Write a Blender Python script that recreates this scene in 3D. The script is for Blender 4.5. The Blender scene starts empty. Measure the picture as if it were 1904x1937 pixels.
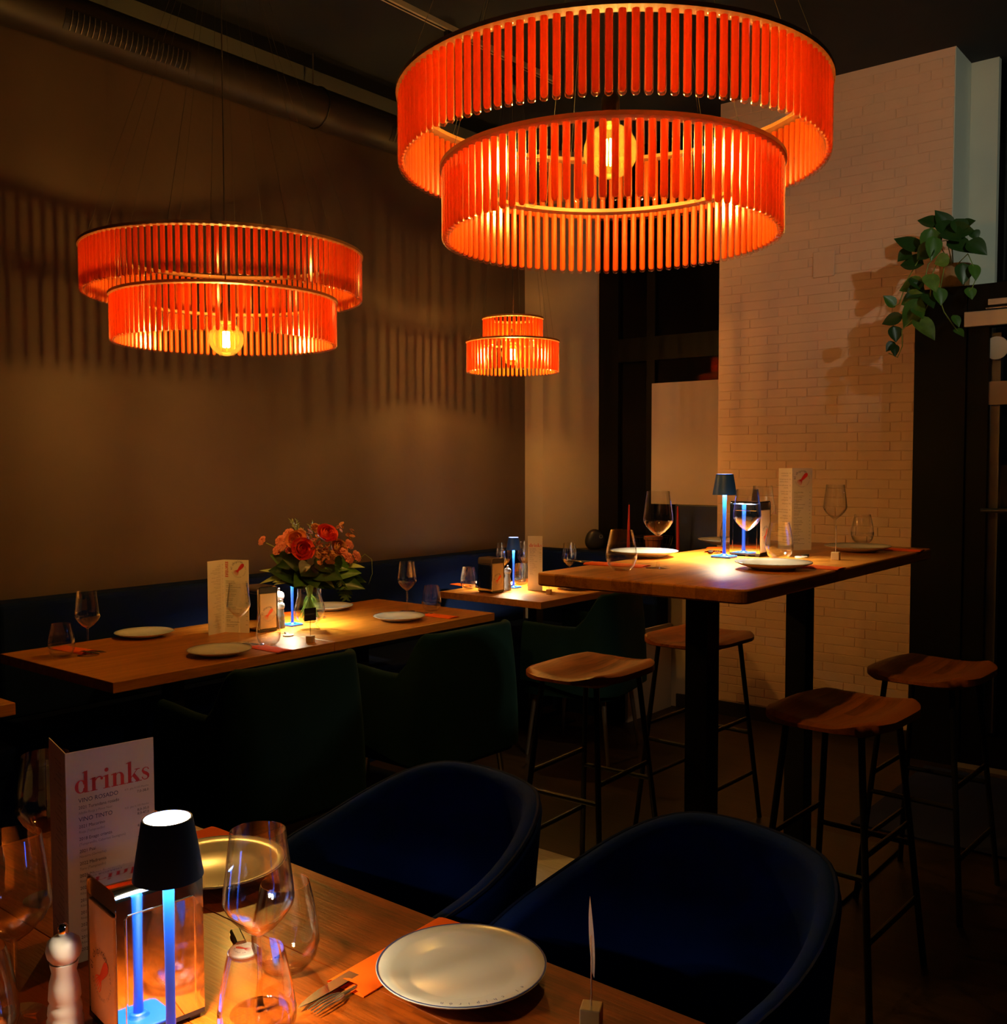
import bpy, math, random
from mathutils import Vector, Matrix
import numpy as np

# ------------------------------------------------------------------ camera, world, exposure
scene = bpy.context.scene
COL = scene.collection
F, CX, CY, H = 1900.0, 952.0, 968.5, 1.45
PITCH, ROLL, YAW = [math.radians(a) for a in (2.8, -0.1, 39.1)]
_f = Vector((math.cos(YAW)*math.cos(PITCH), math.sin(YAW)*math.cos(PITCH), -math.sin(PITCH)))
_r = _f.cross(Vector((0, 0, 1))).normalized(); _u = _r.cross(_f)
_c, _s = math.cos(ROLL), math.sin(ROLL)
RT, UP = _c*_r + _s*_u, -_s*_r + _c*_u
cam = bpy.data.objects.new('camera', bpy.data.cameras.new('camera'))
COL.objects.link(cam)
M = Matrix.Identity(4)
for i in range(3):
    M[i][0], M[i][1], M[i][2], M[i][3] = RT[i], UP[i], -_f[i], (0, 0, H)[i]
cam.matrix_world = M
cam.data.sensor_fit = 'HORIZONTAL'; cam.data.sensor_width = 36.0
cam.data.lens = 36.0*F/1904.0; cam.data.clip_start = 0.05
scene.camera = cam
scene.view_settings.view_transform = 'Standard'; scene.view_settings.look = 'None'
scene.view_settings.gamma = 1.0; scene.view_settings.use_curve_mapping = False
scene.view_settings.exposure = 0.0
W = bpy.data.worlds.new('world'); scene.world = W; W.use_nodes = True
W.node_tree.nodes['Background'].inputs[0].default_value = (0.55, 0.6, 0.75, 1)
W.node_tree.nodes['Background'].inputs[1].default_value = 0.004
BULB_W, LED_E, SPOT_W = 1.0, 1.0, 1.0      # overall strengths of bulbs, table lamps, added track spots

def ray(x, y): return RT*((x-CX)/F) + UP*(-(y-CY)/F) + _f
def P(x, y, z):                       # pixel on the horizontal plane z
    d = ray(x, y); t = (z-H)/d.z; return Vector((d.x*t, d.y*t, z))
def PX(x, y, X):
    d = ray(x, y); t = X/d.x; return Vector((X, d.y*t, H+d.z*t))
def PY(x, y, Y):
    d = ray(x, y); t = Y/d.y; return Vector((d.x*t, Y, H+d.z*t))
random.seed(7)
R = math.radians

# ------------------------------------------------------------------ mesh helpers
class MB:
    def __init__(s): s.v, s.f, s.m = [], [], []
    def add(s, vs, fs, mi=0):
        o = len(s.v); s.v += [tuple(v) for v in vs]
        s.f += [tuple(i+o for i in f) for f in fs]; s.m += [mi]*len(fs); return s
    def box(s, x0, x1, y0, y1, z0, z1, mi=0, M=None):
        vs = [Vector((x, y, z)) for z in (z0, z1) for y in (y0, y1) for x in (x0, x1)]
        if M: vs = [M @ v for v in vs]
        return s.add(vs, [(0, 2, 3, 1), (4, 5, 7, 6), (0, 1, 5, 4), (2, 6, 7, 3), (0, 4, 6, 2), (1, 3, 7, 5)], mi)
    def lathe(s, prof, n=32, mi=0, M=None):
        vs, rings = [], []
        for r, z in prof:
            if r < 1e-6: rings.append([len(vs)]); vs.append(Vector((0, 0, z)))
            else:
                rings.append(list(range(len(vs), len(vs)+n)))
                vs += [Vector((r*math.cos(2*math.pi*i/n), r*math.sin(2*math.pi*i/n), z)) for i in range(n)]
        fs = []
        for a, b in zip(rings, rings[1:]):
            for i in range(n):
                j = (i+1) % n
                if len(a) == 1 and len(b) == 1: continue
                if len(a) == 1: fs.append((a[0], b[j], b[i]))
                elif len(b) == 1: fs.append((a[i], a[j], b[0]))
                else: fs.append((a[i], a[j], b[j], b[i]))
        if M: vs = [M @ v for v in vs]
        return s.add(vs, fs, mi)
    def tube(s, pts, r, n=8, mi=0, closed=False, flat=1.0):
        pts = [Vector(p) for p in pts]; k = len(pts)
        rs = r if isinstance(r, (list, tuple)) else [r]*k
        vs = []; prev = None
        for i, p in enumerate(pts):
            if closed: t = (pts[(i+1) % k]-pts[i-1]).normalized()
            else: t = (pts[min(i+1, k-1)]-pts[max(i-1, 0)]).normalized()
            if prev is None:
                a = Vector((0, 0, 1)) if abs(t.z) < .9 else Vector((1, 0, 0))
                nrm = t.cross(a).normalized()
            else:
                nrm = prev - t*prev.dot(t)
                nrm = nrm.normalized() if nrm.length > 1e-6 else t.orthogonal().normalized()
            prev = nrm; b = t.cross(nrm)
            vs += [p + (nrm*math.cos(2*math.pi*j/n) + b*math.sin(2*math.pi*j/n)*flat)*rs[i] for j in range(n)]
        fs = []
        for i in range(k if closed else k-1):
            a, b = i*n, ((i+1) % k)*n
            for j in range(n):
                jj = (j+1) % n; fs.append((a+j, a+jj, b+jj, b+j))
        if not closed: fs += [tuple(range(n))[::-1], tuple(range((k-1)*n, k*n))]
        return s.add(vs, fs, mi)
    def prism(s, poly, z0, z1, M=None, mi=0):
        n = len(poly); vs = [Vector((x, y, z0)) for x, y in poly] + [Vector((x, y, z1)) for x, y in poly]
        if M: vs = [M @ v for v in vs]
        fs = [tuple(range(n))[::-1], tuple(range(n, 2*n))] + [(i, (i+1) % n, n+(i+1) % n, n+i) for i in range(n)]
        return s.add(vs, fs, mi)
    def grid(s, fn, nu, nv, mi=0):
        vs = [fn(i/(nu-1), j/(nv-1)) for i in range(nu) for j in range(nv)]
        fs = [(i*nv+j, (i+1)*nv+j, (i+1)*nv+j+1, i*nv+j+1) for i in range(nu-1) for j in range(nv-1)]
        return s.add(vs, fs, mi)
    def mesh(s, name, mats, smooth=False, angle=35):
        me = bpy.data.meshes.new(name); me.from_pydata(s.v, [], s.f)
        for m in (mats if isinstance(mats, (list, tuple)) else [mats]): me.materials.append(MAT[m])
        me.polygons.foreach_set('material_index', s.m)
        if smooth:
            me.polygons.foreach_set('use_smooth', [True]*len(s.f)); me.update()
            me.set_sharp_from_angle(angle=R(angle))
        me.update(); return me
    def build(s, name, mats, parent=None, smooth=False, bevel=0, seg=2, angle=35, label=None):
        o = bpy.data.objects.new(name, s.mesh(name, mats, smooth, angle)); COL.objects.link(o); o.parent = parent
        if bevel: add_bevel(o, bevel, seg)
        if label: o['label'] = label
        return o
def add_bevel(o, w, seg=2):
    m = o.modifiers.new('bevel', 'BEVEL'); m.width = w; m.segments = seg; m.limit_method = 'ANGLE'; m.angle_limit = R(40)
    m.harden_normals = False
CACHE = {}
def part(name, key, fn, mats, parent, smooth=True, bevel=0, seg=2, angle=35, loc=None, rot=None, label=None):
    k = (key, name)
    if k not in CACHE:
        mb = MB(); fn(mb); CACHE[k] = mb.mesh(name, mats, smooth, angle)
    o = bpy.data.objects.new(name, CACHE[k]); COL.objects.link(o); o.parent = parent
    if loc is not None: o.location = loc
    if rot is not None: o.rotation_euler = rot
    if bevel: add_bevel(o, bevel, seg)
    if label: o['label'] = label
    return o
def tag(o, label, cat, group=None):
    o['label'] = label; o['category'] = cat
    if group: o['group'] = group
    return o
def thing(name, label, cat, loc=(0, 0, 0), rz=0.0, group=None):
    o = bpy.data.objects.new(name, None); COL.objects.link(o); o.empty_display_size = .05
    o.location = loc; o.rotation_euler = (0, 0, rz); return tag(o, label, cat, group)
def struct(o): o['kind'] = 'structure'; return o
def TR(loc=(0, 0, 0), rz=0, rx=0, ry=0):
    return Matrix.Translation(Vector(loc)) @ Matrix.Rotation(rz, 4, 'Z') @ Matrix.Rotation(ry, 4, 'Y') @ Matrix.Rotation(rx, 4, 'X')

# ------------------------------------------------------------------ materials
MAT = {}
def new_mat(name):
    m = bpy.data.materials.new(name); m.use_nodes = True; nt = m.node_tree
    MAT[name] = m; return m, nt, nt.nodes, nt.nodes['Principled BSDF'], nt.links.new
def simple(name, col, rough=.5, metal=0., spec=.5, sheen=0., noise=0., scale=20., bump=0., bscale=60., coat=0., sub=0., stint=None):
    m, nt, N, b, L = new_mat(name)
    b.inputs['Base Color'].default_value = (*col, 1); b.inputs['Roughness'].default_value = rough
    b.inputs['Metallic'].default_value = metal; b.inputs['Specular IOR Level'].default_value = spec
    if sheen:
        b.inputs['Sheen Weight'].default_value = sheen; b.inputs['Sheen Roughness'].default_value = .35
        b.inputs['Sheen Tint'].default_value = (*(stint or col), 1)
    if coat: b.inputs['Coat Weight'].default_value = coat; b.inputs['Coat Roughness'].default_value = .08
    tc = N.new('ShaderNodeTexCoord')
    if noise:
        t = N.new('ShaderNodeTexNoise'); t.inputs['Scale'].default_value = scale; t.inputs['Detail'].default_value = 5
        L(tc.outputs['Object'], t.inputs['Vector'])
        mx = N.new('ShaderNodeMix'); mx.data_type = 'RGBA'; L(t.outputs['Fac'], mx.inputs['Factor'])
        mx.inputs['A'].default_value = (*[c*(1-noise) for c in col], 1); mx.inputs['B'].default_value = (*[min(1, c*(1+noise)) for c in col], 1)
        L(mx.outputs['Result'], b.inputs['Base Color'])
    if bump:
        t = N.new('ShaderNodeTexNoise'); t.inputs['Scale'].default_value = bscale; t.inputs['Detail'].default_value = 4
        L(tc.outputs['Object'], t.inputs['Vector'])
        bp = N.new('ShaderNodeBump'); bp.inputs['Strength'].default_value = bump; bp.inputs['Distance'].default_value = .004
        L(t.outputs['Fac'], bp.inputs['Height']); L(bp.outputs['Normal'], b.inputs['Normal'])
    return m
def wood(name, dark, light, axis='X', rough=.35, scale=14., stave=None, coat=0., stretch=14.):
    m, nt, N, b, L = new_mat(name)
    tc = N.new('ShaderNodeTexCoord'); mp = N.new('ShaderNodeMapping')
    sc = [stretch, stretch, stretch]; sc['XYZ'.index(axis)] = 1.0
    mp.inputs['Scale'].default_value = sc; L(tc.outputs['Object'], mp.inputs['Vector'])
    n1 = N.new('ShaderNodeTexNoise'); n1.inputs['Scale'].default_value = scale/8; n1.inputs['Detail'].default_value = 8
    n1.inputs['Roughness'].default_value = .65; n1.inputs['Distortion'].default_value = .6
    vec = mp.outputs['Vector']; add = None
    if stave:
        br = N.new('ShaderNodeTexBrick'); br.inputs['Scale'].default_value = 1.0
        br.inputs['Brick Width'].default_value = stave[0]; br.inputs['Row Height'].default_value = stave[1]
        br.inputs['Mortar Size'].default_value = .0006; br.inputs['Color1'].default_value = (0, 0, 0, 1); br.inputs['Color2'].default_value = (1, 1, 1, 1)
        br.inputs['Mortar'].default_value = (0, 0, 0, 1); br.offset_frequency = 2; br.offset = .37
        mp2 = N.new('ShaderNodeMapping')
        if axis == 'Y': mp2.inputs['Rotation'].default_value = (0, 0, R(90))
        L(tc.outputs['Object'], mp2.inputs['Vector']); L(mp2.outputs['Vector'], br.inputs['Vector'])
        va = N.new('ShaderNodeVectorMath'); va.operation = 'MULTIPLY_ADD'
        va.inputs[1].default_value = (9, 9, 9); L(br.outputs['Color'], va.inputs[0]); L(mp.outputs['Vector'], va.inputs[2]); vec = va.outputs[0]; add = br
    L(vec, n1.inputs['Vector'])
    n2 = N.new('ShaderNodeTexNoise'); n2.inputs['Scale'].default_value = scale*1.5; n2.inputs['Detail'].default_value = 3; L(vec, n2.inputs['Vector'])
    mx = N.new('ShaderNodeMath'); mx.operation = 'MULTIPLY_ADD'; L(n2.outputs['Fac'], mx.inputs[0]); mx.inputs[1].default_value = .35
    L(n1.outputs['Fac'], mx.inputs[2])
    src = mx.outputs[0]
    if add:
        m2 = N.new('ShaderNodeMath'); m2.operation = 'MULTIPLY_ADD'; L(add.outputs['Color'], m2.inputs[0]); m2.inputs[1].default_value = .22; L(src, m2.inputs[2])
        src = m2.outputs[0]
    cr = N.new('ShaderNodeValToRGB'); L(src, cr.inputs['Fac'])
    cr.color_ramp.elements[0].position = .50; cr.color_ramp.elements[0].color = (*dark, 1)
    cr.color_ramp.elements[1].position = .84; cr.color_ramp.elements[1].color = (*light, 1)
    L(cr.outputs['Color'], b.inputs['Base Color']); b.inputs['Roughness'].default_value = rough; b.inputs['Specular IOR Level'].default_value = .28
    bp = N.new('ShaderNodeBump'); bp.inputs['Strength'].default_value = .25; bp.inputs['Distance'].default_value = .002
    L(n2.outputs['Fac'], bp.inputs['Height']); L(bp.outputs['Normal'], b.inputs['Normal'])
    if coat: b.inputs['Coat Weight'].default_value = coat; b.inputs['Coat Roughness'].default_value = .15
    return m
def thin_glass(name, tint=(1, 1, 1), base=.05, edge=.75, rough=.02, power=3.0):
    m, nt, N, b, L = new_mat(name); N.remove(b); out = N['Material Output']
    tr = N.new('ShaderNodeBsdfTransparent'); tr.inputs[0].default_value = (*tint, 1)
    gl = N.new('ShaderNodeBsdfGlossy'); gl.inputs['Roughness'].default_value = rough; gl.inputs[0].default_value = (1, 1, 1, 1)
    lw = N.new('ShaderNodeLayerWeight'); lw.inputs[0].default_value = .5
    p = N.new('ShaderNodeMath'); p.operation = 'POWER'; L(lw.outputs['Facing'], p.inputs[0]); p.inputs[1].default_value = power
    a = N.new('ShaderNodeMath'); a.operation = 'MULTIPLY_ADD'; L(p.outputs[0], a.inputs[0]); a.inputs[1].default_value = edge; a.inputs[2].default_value = base
    mx = N.new('ShaderNodeMixShader'); L(a.outputs[0], mx.inputs[0]); L(tr.outputs[0], mx.inputs[1]); L(gl.outputs[0], mx.inputs[2])
    L(mx.outputs[0], out.inputs[0]); return m
def bulb_mat():
    m, nt, N, b, L = new_mat('bulb_glass'); N.remove(b)
    tr = N.new('ShaderNodeBsdfTransparent'); tr.inputs[0].default_value = (1.0, .84, .50, 1)
    tl = N.new('ShaderNodeBsdfTranslucent'); tl.inputs[0].default_value = (1.0, .62, .10, 1)
    gl = N.new('ShaderNodeBsdfGlossy'); gl.inputs['Roughness'].default_value = .05
    m1 = N.new('ShaderNodeMixShader'); m1.inputs[0].default_value = .009; L(tr.outputs[0], m1.inputs[1]); L(tl.outputs[0], m1.inputs[2])
    lw = N.new('ShaderNodeLayerWeight'); lw.inputs[0].default_value = .25
    m2 = N.new('ShaderNodeMixShader'); L(lw.outputs['Fresnel'], m2.inputs[0]); L(m1.outputs[0], m2.inputs[1]); L(gl.outputs[0], m2.inputs[2])
    L(m2.outputs[0], N['Material Output'].inputs[0])
def emit(name, col, strength):
    m, nt, N, b, L = new_mat(name); N.remove(b)
    e = N.new('ShaderNodeEmission'); e.inputs[0].default_value = (*col, 1); e.inputs[1].default_value = strength
    L(e.outputs[0], N['Material Output'].inputs[0]); return m
def translucent(name, col, tcol, fac=.5, rough=.4):
    m, nt, N, b, L = new_mat(name)
    b.inputs['Base Color'].default_value = (*col, 1); b.inputs['Roughness'].default_value = rough
    t = N.new('ShaderNodeBsdfTranslucent'); t.inputs[0].default_value = (*tcol, 1)
    tc = N.new('ShaderNodeTexCoord'); nz = N.new('ShaderNodeTexNoise'); nz.inputs['Scale'].default_value = 90; L(tc.outputs['Object'], nz.inputs['Vector'])
    mm = N.new('ShaderNodeMath'); mm.operation = 'MULTIPLY_ADD'; L(nz.outputs['Fac'], mm.inputs[0]); mm.inputs[1].default_value = .3; mm.inputs[2].default_value = fac-.15
    mx = N.new('ShaderNodeMixShader'); L(mm.outputs[0], mx.inputs[0]); L(b.outputs[0], mx.inputs[1]); L(t.outputs[0], mx.inputs[2])
    L(mx.outputs[0], N['Material Output'].inputs[0]); return m

simple('plaster', (.086, .053, .040), .8, noise=.22, scale=2.2, bump=.25, bscale=25)
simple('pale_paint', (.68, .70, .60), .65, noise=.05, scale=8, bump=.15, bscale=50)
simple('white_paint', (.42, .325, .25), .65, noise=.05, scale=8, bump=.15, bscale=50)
simple('brick_paint', (.80, .51, .345), .55, noise=.06, scale=12, bump=.35, bscale=45)
simple('brick_joint', (.80, .52, .36), .7, noise=.06, scale=20)
simple('ceiling_paint', (.010, .015, .030), .85, noise=.1, scale=3)
wood('floor_wood', (.018, .009, .004), (.036, .020, .010), 'Y', .42, 10)
wood('lit_floor', (.50, .48, .45), (.80, .78, .74), 'Y', .5, 14)  # floor boards with lamp light put into the colour
simple('black_frame', (.0035, .0022, .0018), .5, spec=.15)
simple('black_steel', (.012, .012, .013), .35, metal=.3, spec=.5)
simple('dark_trim', (.02, .013, .010), .5)
wood('oak', (.30, .095, .010), (.56, .205, .022), 'X', .36, 12, coat=.04, stretch=16)
wood('bar_oak', (.26, .080, .010), (.58, .215, .026), 'X', .34, 12, stave=(.42, .065), coat=.06)
wood('pine_table', (.055, .008, .0004), (.30, .052, .002), 'Y', .36, 13, stave=(3.0, .19), coat=.06, stretch=12)
wood('acacia', (.15, .037, .004), (.40, .112, .012), 'X', .45, 9, stave=(.8, .10))
simple('navy_velvet', (.001, .022, .22), .85, spec=.12, sheen=.12, stint=(.02, .12, .7), noise=.25, scale=6, bump=.1, bscale=180)
simple('navy_piping', (.001, .010, .09), .8, spec=.1)
simple('green_velvet', (.001, .012, .012), .85, spec=.12, sheen=.06, stint=(.06, .36, .33), noise=.3, scale=7, bump=.1, bscale=180)
simple('bench_blue', (.0008, .006, .034), .9, spec=.12, sheen=.08, stint=(.03, .12, .5), noise=.2, scale=4, bump=.12, bscale=120)
simple('chrome', (.86, .85, .84), .06, metal=1.0)
simple('brushed_steel', (.72, .70, .68), .25, metal=1.0)
simple('steel_leg', (.30, .25, .22), .4, metal=.9)
simple('galvanised', (.034, .026, .023), .5, metal=.3, noise=.15, scale=7)
simple('porcelain', (.70, .68, .61), .22, spec=.5)
simple('rim_blue', (.03, .05, .22), .3)
simple('orange_paper', (.85, .115, .004), .75, spec=.1, noise=.05, scale=60)
simple('white_paper', (.80, .75, .70), .6, noise=.02, scale=30)
simple('card_paper', (.80, .75, .70), .6)
simple('print_red', (.62, .025, .03), .6); simple('print_orange', (.80, .11, .02), .6)
simple('print_ink', (.025, .02, .03), .6); simple('print_navy', (.02, .025, .12), .6); simple('print_grey', (.30, .27, .27), .6)
simple('lamp_navy', (.008, .050, .26), .45, spec=.4)
simple('lamp_blue', (.002, .055, .55), .35, spec=.5)
simple('band_paint', (.27, .28, .25), .8)
simple('napkin_paper', (.70, .55, .38), .7)
simple('white_mill', (.40, .35, .33), .45, spec=.4)
simple('grey_mill', (.13, .13, .15), .3, spec=.5)
simple('dark_mill', (.05, .045, .045), .4)
simple('black_plastic', (.010, .010, .011), .35)
simple('black_card', (.010, .010, .012), .6)
simple('light_wood', (.50, .32, .13), .5, noise=.15, scale=40)
simple('dark_ceramic', (.018, .018, .022), .4, noise=.2, scale=15)
simple('candle_red', (.55, .030, .022), .5)
simple('terracotta', (.30, .085, .03), .7, noise=.1)
simple('wire_black', (.05, .05, .055), .35, metal=.8)
simple('board', (.48, .36, .30), .7, noise=.08, scale=5)
simple('leaf_dark', (.022, .062, .010), .38, noise=.3, scale=25)
simple('leaf_mid', (.060, .15, .016), .40, noise=.4, scale=30)
simple('leaf_varieg', (.13, .21, .030), .42, noise=.7, scale=28)
simple('leaf_light', (.30, .36, .10), .5, noise=.2)
simple('stem_green', (.20, .28, .05), .5)
simple('rose_coral', (.85, .085, .035), .5, noise=.15, scale=30); simple('rose_peach', (.85, .30, .10), .5, noise=.15)
simple('carnation_pink', (.80, .26, .17), .6, noise=.2, scale=60); simple('snap_orange', (.62, .25, .09), .6, noise=.25, scale=50)
simple('jute', (.34, .20, .09), .85, noise=.3, scale=30, bump=.6, bscale=40)
simple('mat_blue', (.004, .010, .055), .9, noise=.3, scale=12)
simple('ring_ply', (.42, .19, .06), .55, noise=.1); simple('cable', (.05, .042, .035), .5)
simple('brass', (.55, .33, .10), .3, metal=1.0)
simple('track_white', (.55, .50, .45), .4)
simple('sticker_pale', (.72, .66, .55), .6); simple('aluminium', (.62, .52, .46), .35, metal=.7)
thin_glass('glass', base=.045, edge=.95, power=2.6); bulb_mat(); thin_glass('pane_glass', (.75, .75, .78), .025, .4)
thin_glass('tube_glass', (1, .95, .88), .12, .5, rough=.16); thin_glass('vase_glass', (.97, 1, .97), .06, .7); thin_glass('water', (.93, .98, .93), .05, .5)
translucent('tube_orange', (.92, .25, .014), (.96, .29, .014), .62)
emit('filament', (1.0, .60, .17), 2000*BULB_W)
emit('led_down', (1.0, .84, .52), 2700*LED_E)
emit('led_dim', (1.0, .84, .52), 1500*LED_E)
emit('led_top', (1.0, .95, .88), 60.0)
emit('spot_lens', (1.0, .80, .55), 40)

# ------------------------------------------------------------------ room shell
ZC, YW, XB = 3.464, 4.075, 5.24          # ceiling height, long plaster wall, brick / back wall plane
ZT, ZB = .75, 1.127                      # table top, bar table top
def slab(name, mat, x0, x1, y0, y1, z0, z1, parent=None, bevel=0):
    o = MB().box(x0, x1, y0, y1, z0, z1).build(name, mat, parent, bevel=bevel)
    return o if parent else struct(o)
slab('floor', 'floor_wood', -2.5, 7.2, -3.2, 4.6, -.05, 0)
slab('ceiling', 'ceiling_paint', -2.5, 7.2, -3.2, 4.6, ZC, ZC+.1)
slab('wall_left', 'plaster', -2.5, XB+.02, YW, YW+.2, 0, ZC)
# back wall: narrow pier, splayed window reveal, parapet below the sill, wall above/behind
wb = MB()
wb.box(XB, XB+.02, 3.926, YW, 0, ZC)
pr = [(XB, 3.926), (5.66, 3.694), (5.66, YW+.2), (XB+.02, YW+.2)]
wb.prism(pr, 0, ZC)
wb.box(XB, XB+.42, 2.68, 3.926, 0, .86)
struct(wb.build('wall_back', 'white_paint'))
# painted brick chimney breast
BY0, BY1 = 1.43, 2.68
brick_wall = struct(MB().box(XB+.0031, 5.8, BY0+.004, BY1, 0, ZC).build('wall_brick', ['brick_joint']))
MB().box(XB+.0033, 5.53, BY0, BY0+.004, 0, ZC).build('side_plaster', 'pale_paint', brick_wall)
def brick_mesh(w):
    k = ('brick', round(w, 3))
    if k not in CACHE:
        mb = MB(); e = .0018; h = .0491-.0024; d = .0031
        v = [(0, 0, 0), (0, w, 0), (0, w, h), (0, 0, h), (-d, e, e), (-d, w-e, e), (-d, w-e, h-e), (-d, e, h-e)]
        mb.add(v, [(4, 7, 6, 5), (0, 4, 5, 1), (3, 2, 6, 7), (0, 3, 7, 4), (1, 5, 6, 2)])
        CACHE[k] = mb.mesh('brick', 'brick_paint')
    return CACHE[k]
rb = random.Random(3); bricks = []
CH = .0491; nrow = int((ZC-.08)/CH)+1
for r in range(nrow):
    z = .085 + r*CH
    if z+CH > ZC: break
    y = BY0+.004 - (0, .055, .11, .165)[(r*3) % 4]
    while y < BY1-.02:
        w = .112 if rb.random() < .28 else .222
        a, b = max(y, BY0+.004), min(y+w, BY1-.002)
        if b-a > .03: bricks.append((a, b-a-.0024, z))
        y += w
def brick_seen(b):                    # size in view: hidden behind door panel / lamp counts last
    y, w, z = b; hid = (y+w < 1.62 and z < 2.15)
    return (hid, -w/(5.24**2+y*y))
order = sorted(bricks, key=brick_seen); rest = MB()
for i, (y, w, z) in enumerate(order):
    dx = rb.uniform(-.0004, .0006)
    if i < 300:
        o = bpy.data.objects.new('brick', brick_mesh(w)); COL.objects.link(o); o.parent = brick_wall; o.location = (XB+.0031+dx, y, z)
    else:
        e = .0018; h = CH-.0024; d = .0031; X = XB+.0031+dx
        rest.add([(X, y, z), (X, y+w, z), (X, y+w, z+h), (X, y, z+h), (X-d, y+e, z+e), (X-d, y+w-e, z+e), (X-d, y+w-e, z+h-e), (X-d, y+e, z+h-e)],
                 [(4, 7, 6, 5), (0, 4, 5, 1), (3, 2, 6, 7), (0, 3, 7, 4), (1, 5, 6, 2)])
ro = rest.build('brickwork', 'brick_paint', brick_wall); ro['kind'] = 'stuff'
tag(MB().box(XB-.006, XB, 2.013, 2.13, 2.43, 2.565).build('cover_plate', 'brick_paint', bevel=.003), 'small square blank plate painted over on the white brick', 'cover plate')
slab('baseboard_back', 'dark_trim', XB-.015, XB-.0005, BY0, BY1+.25, 0, .08)
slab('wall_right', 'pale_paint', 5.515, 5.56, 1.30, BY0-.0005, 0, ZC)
slab('wall_far', 'dark_trim', 7.0, 7.1, -3.2, 4.6, 0, ZC)

slab('trim_3', 'band_paint', -2.5, XB+.02, YW-.012, YW-.0005, 3.33, ZC-.0005)
# window in the niche
win = struct(MB().box(5.58, 5.64, 3.57, 3.72, .86, ZC).build('window_1', 'black_frame'))
wf = MB(); wf.box(5.58, 5.64, 2.68, 3.57, 2.10, 2.25).box(5.58, 5.64, 2.68, 3.57, .86, .93).box(5.58, 5.64, 2.68, 3.57, ZC-.1, ZC).box(5.58, 5.64, 2.68, 2.76, .93, ZC)
wf.build('window_frame', 'black_frame', win)
for z0, z1 in ((.93, 2.10), (2.25, ZC-.1)):
    MB().box(5.605, 5.613, 2.76, 3.57, z0, z1).build('pane', 'pane_glass', win)
    MB().box(5.585, 5.60, 3.30, 3.36, z0, z1).build('glazing_bar', 'black_frame', win)
slab('trim_1', 'dark_trim', XB-.005, 5.66, 2.69, 3.92, .86, .885)     # window sill
w2 = struct(MB().box(5.60, 5.66, -1.5, 1.30, 2.27, 2.37).build('window_2', 'black_frame'))
MB().box(5.62, 5.63, -1.5, 1.30, 2.37, ZC).build('pane', 'pane_glass', w2)

# entrance vestibule / door
XD = 5.03
door = struct(MB().box(XD, XD+.20, 1.302, 1.535, 0, 2.272).build('door_1', 'black_frame'))
MB().box(XD, XD+.20, -.6, 1.298, 2.09, 2.272).build('header', 'black_frame', door)
MB().box(XD+.012, XD+.05, 1.205, 1.298, 0, 2.086).build('door_stile', 'black_frame', door)
MB().box(XD+.012, XD+.05, .30, 1.203, 0, .16).build('bottom_rail', 'black_frame', door)
MB().box(XD+.03, XD+.036, .30, 1.203, .162, 2.086).build('pane', 'pane_glass', door)
MB().box(XD+.06, XD+.11, 1.165, 1.203, .17, 2.05).build('edge_strip', 'aluminium', door)
MB().box(XD-.035, XD-.002, .70, 1.305, 2.075, 2.145).build('door_closer', 'aluminium', door, bevel=.003)
c2 = MB().box(XD-.030, XD-.002, .70, 1.205, 2.168, 2.195).build('closer_arm', 'aluminium', door, bevel=.002)
MB().tube([(XD-.02, 1.215, 2.156), (XD-.02, .7, 2.158)], .005).build('arm_rod', 'brushed_steel', c2, smooth=True)
MB().lathe([(0, 0), (.053, 0), (.053, .001), (0, .001)], 32, M=TR((XD+.029, PX(1881, 657, XD).y, PX(1881, 657, XD).z), ry=R(-90))).build('round_sticker', 'sticker_pale', door)
a = PX(1867, 722, XD+.02); b = PX(1867, 766, XD+.02)
MB().box(XD+.02, XD+.0285, .85, a.y, b.z, a.z).build('paper_notice', 'board', door)
hb = PX(1850, 965, XD-.04)
MB().tube([(XD-.04, hb.y-.01, hb.z), (XD-.04, .5, hb.z)], .012, 12).build('push_bar', 'chrome', door, smooth=True)
MB().box(XD-.01, XD+.0, .30, 1.31, 0, .022).build('threshold', 'aluminium', door)
tag(MB().box(3.95, 4.93, .25, 1.42, 0, .008).build('door_mat', 'mat_blue'), 'dark blue flat mat on the floor before the black door', 'mat')
slab('lit_floor_patch', 'lit_floor', 2.40, 2.96, 1.75, 2.55, 0, .004)  # thin slab whose bright colour stands in for lamplight on the floor

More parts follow.
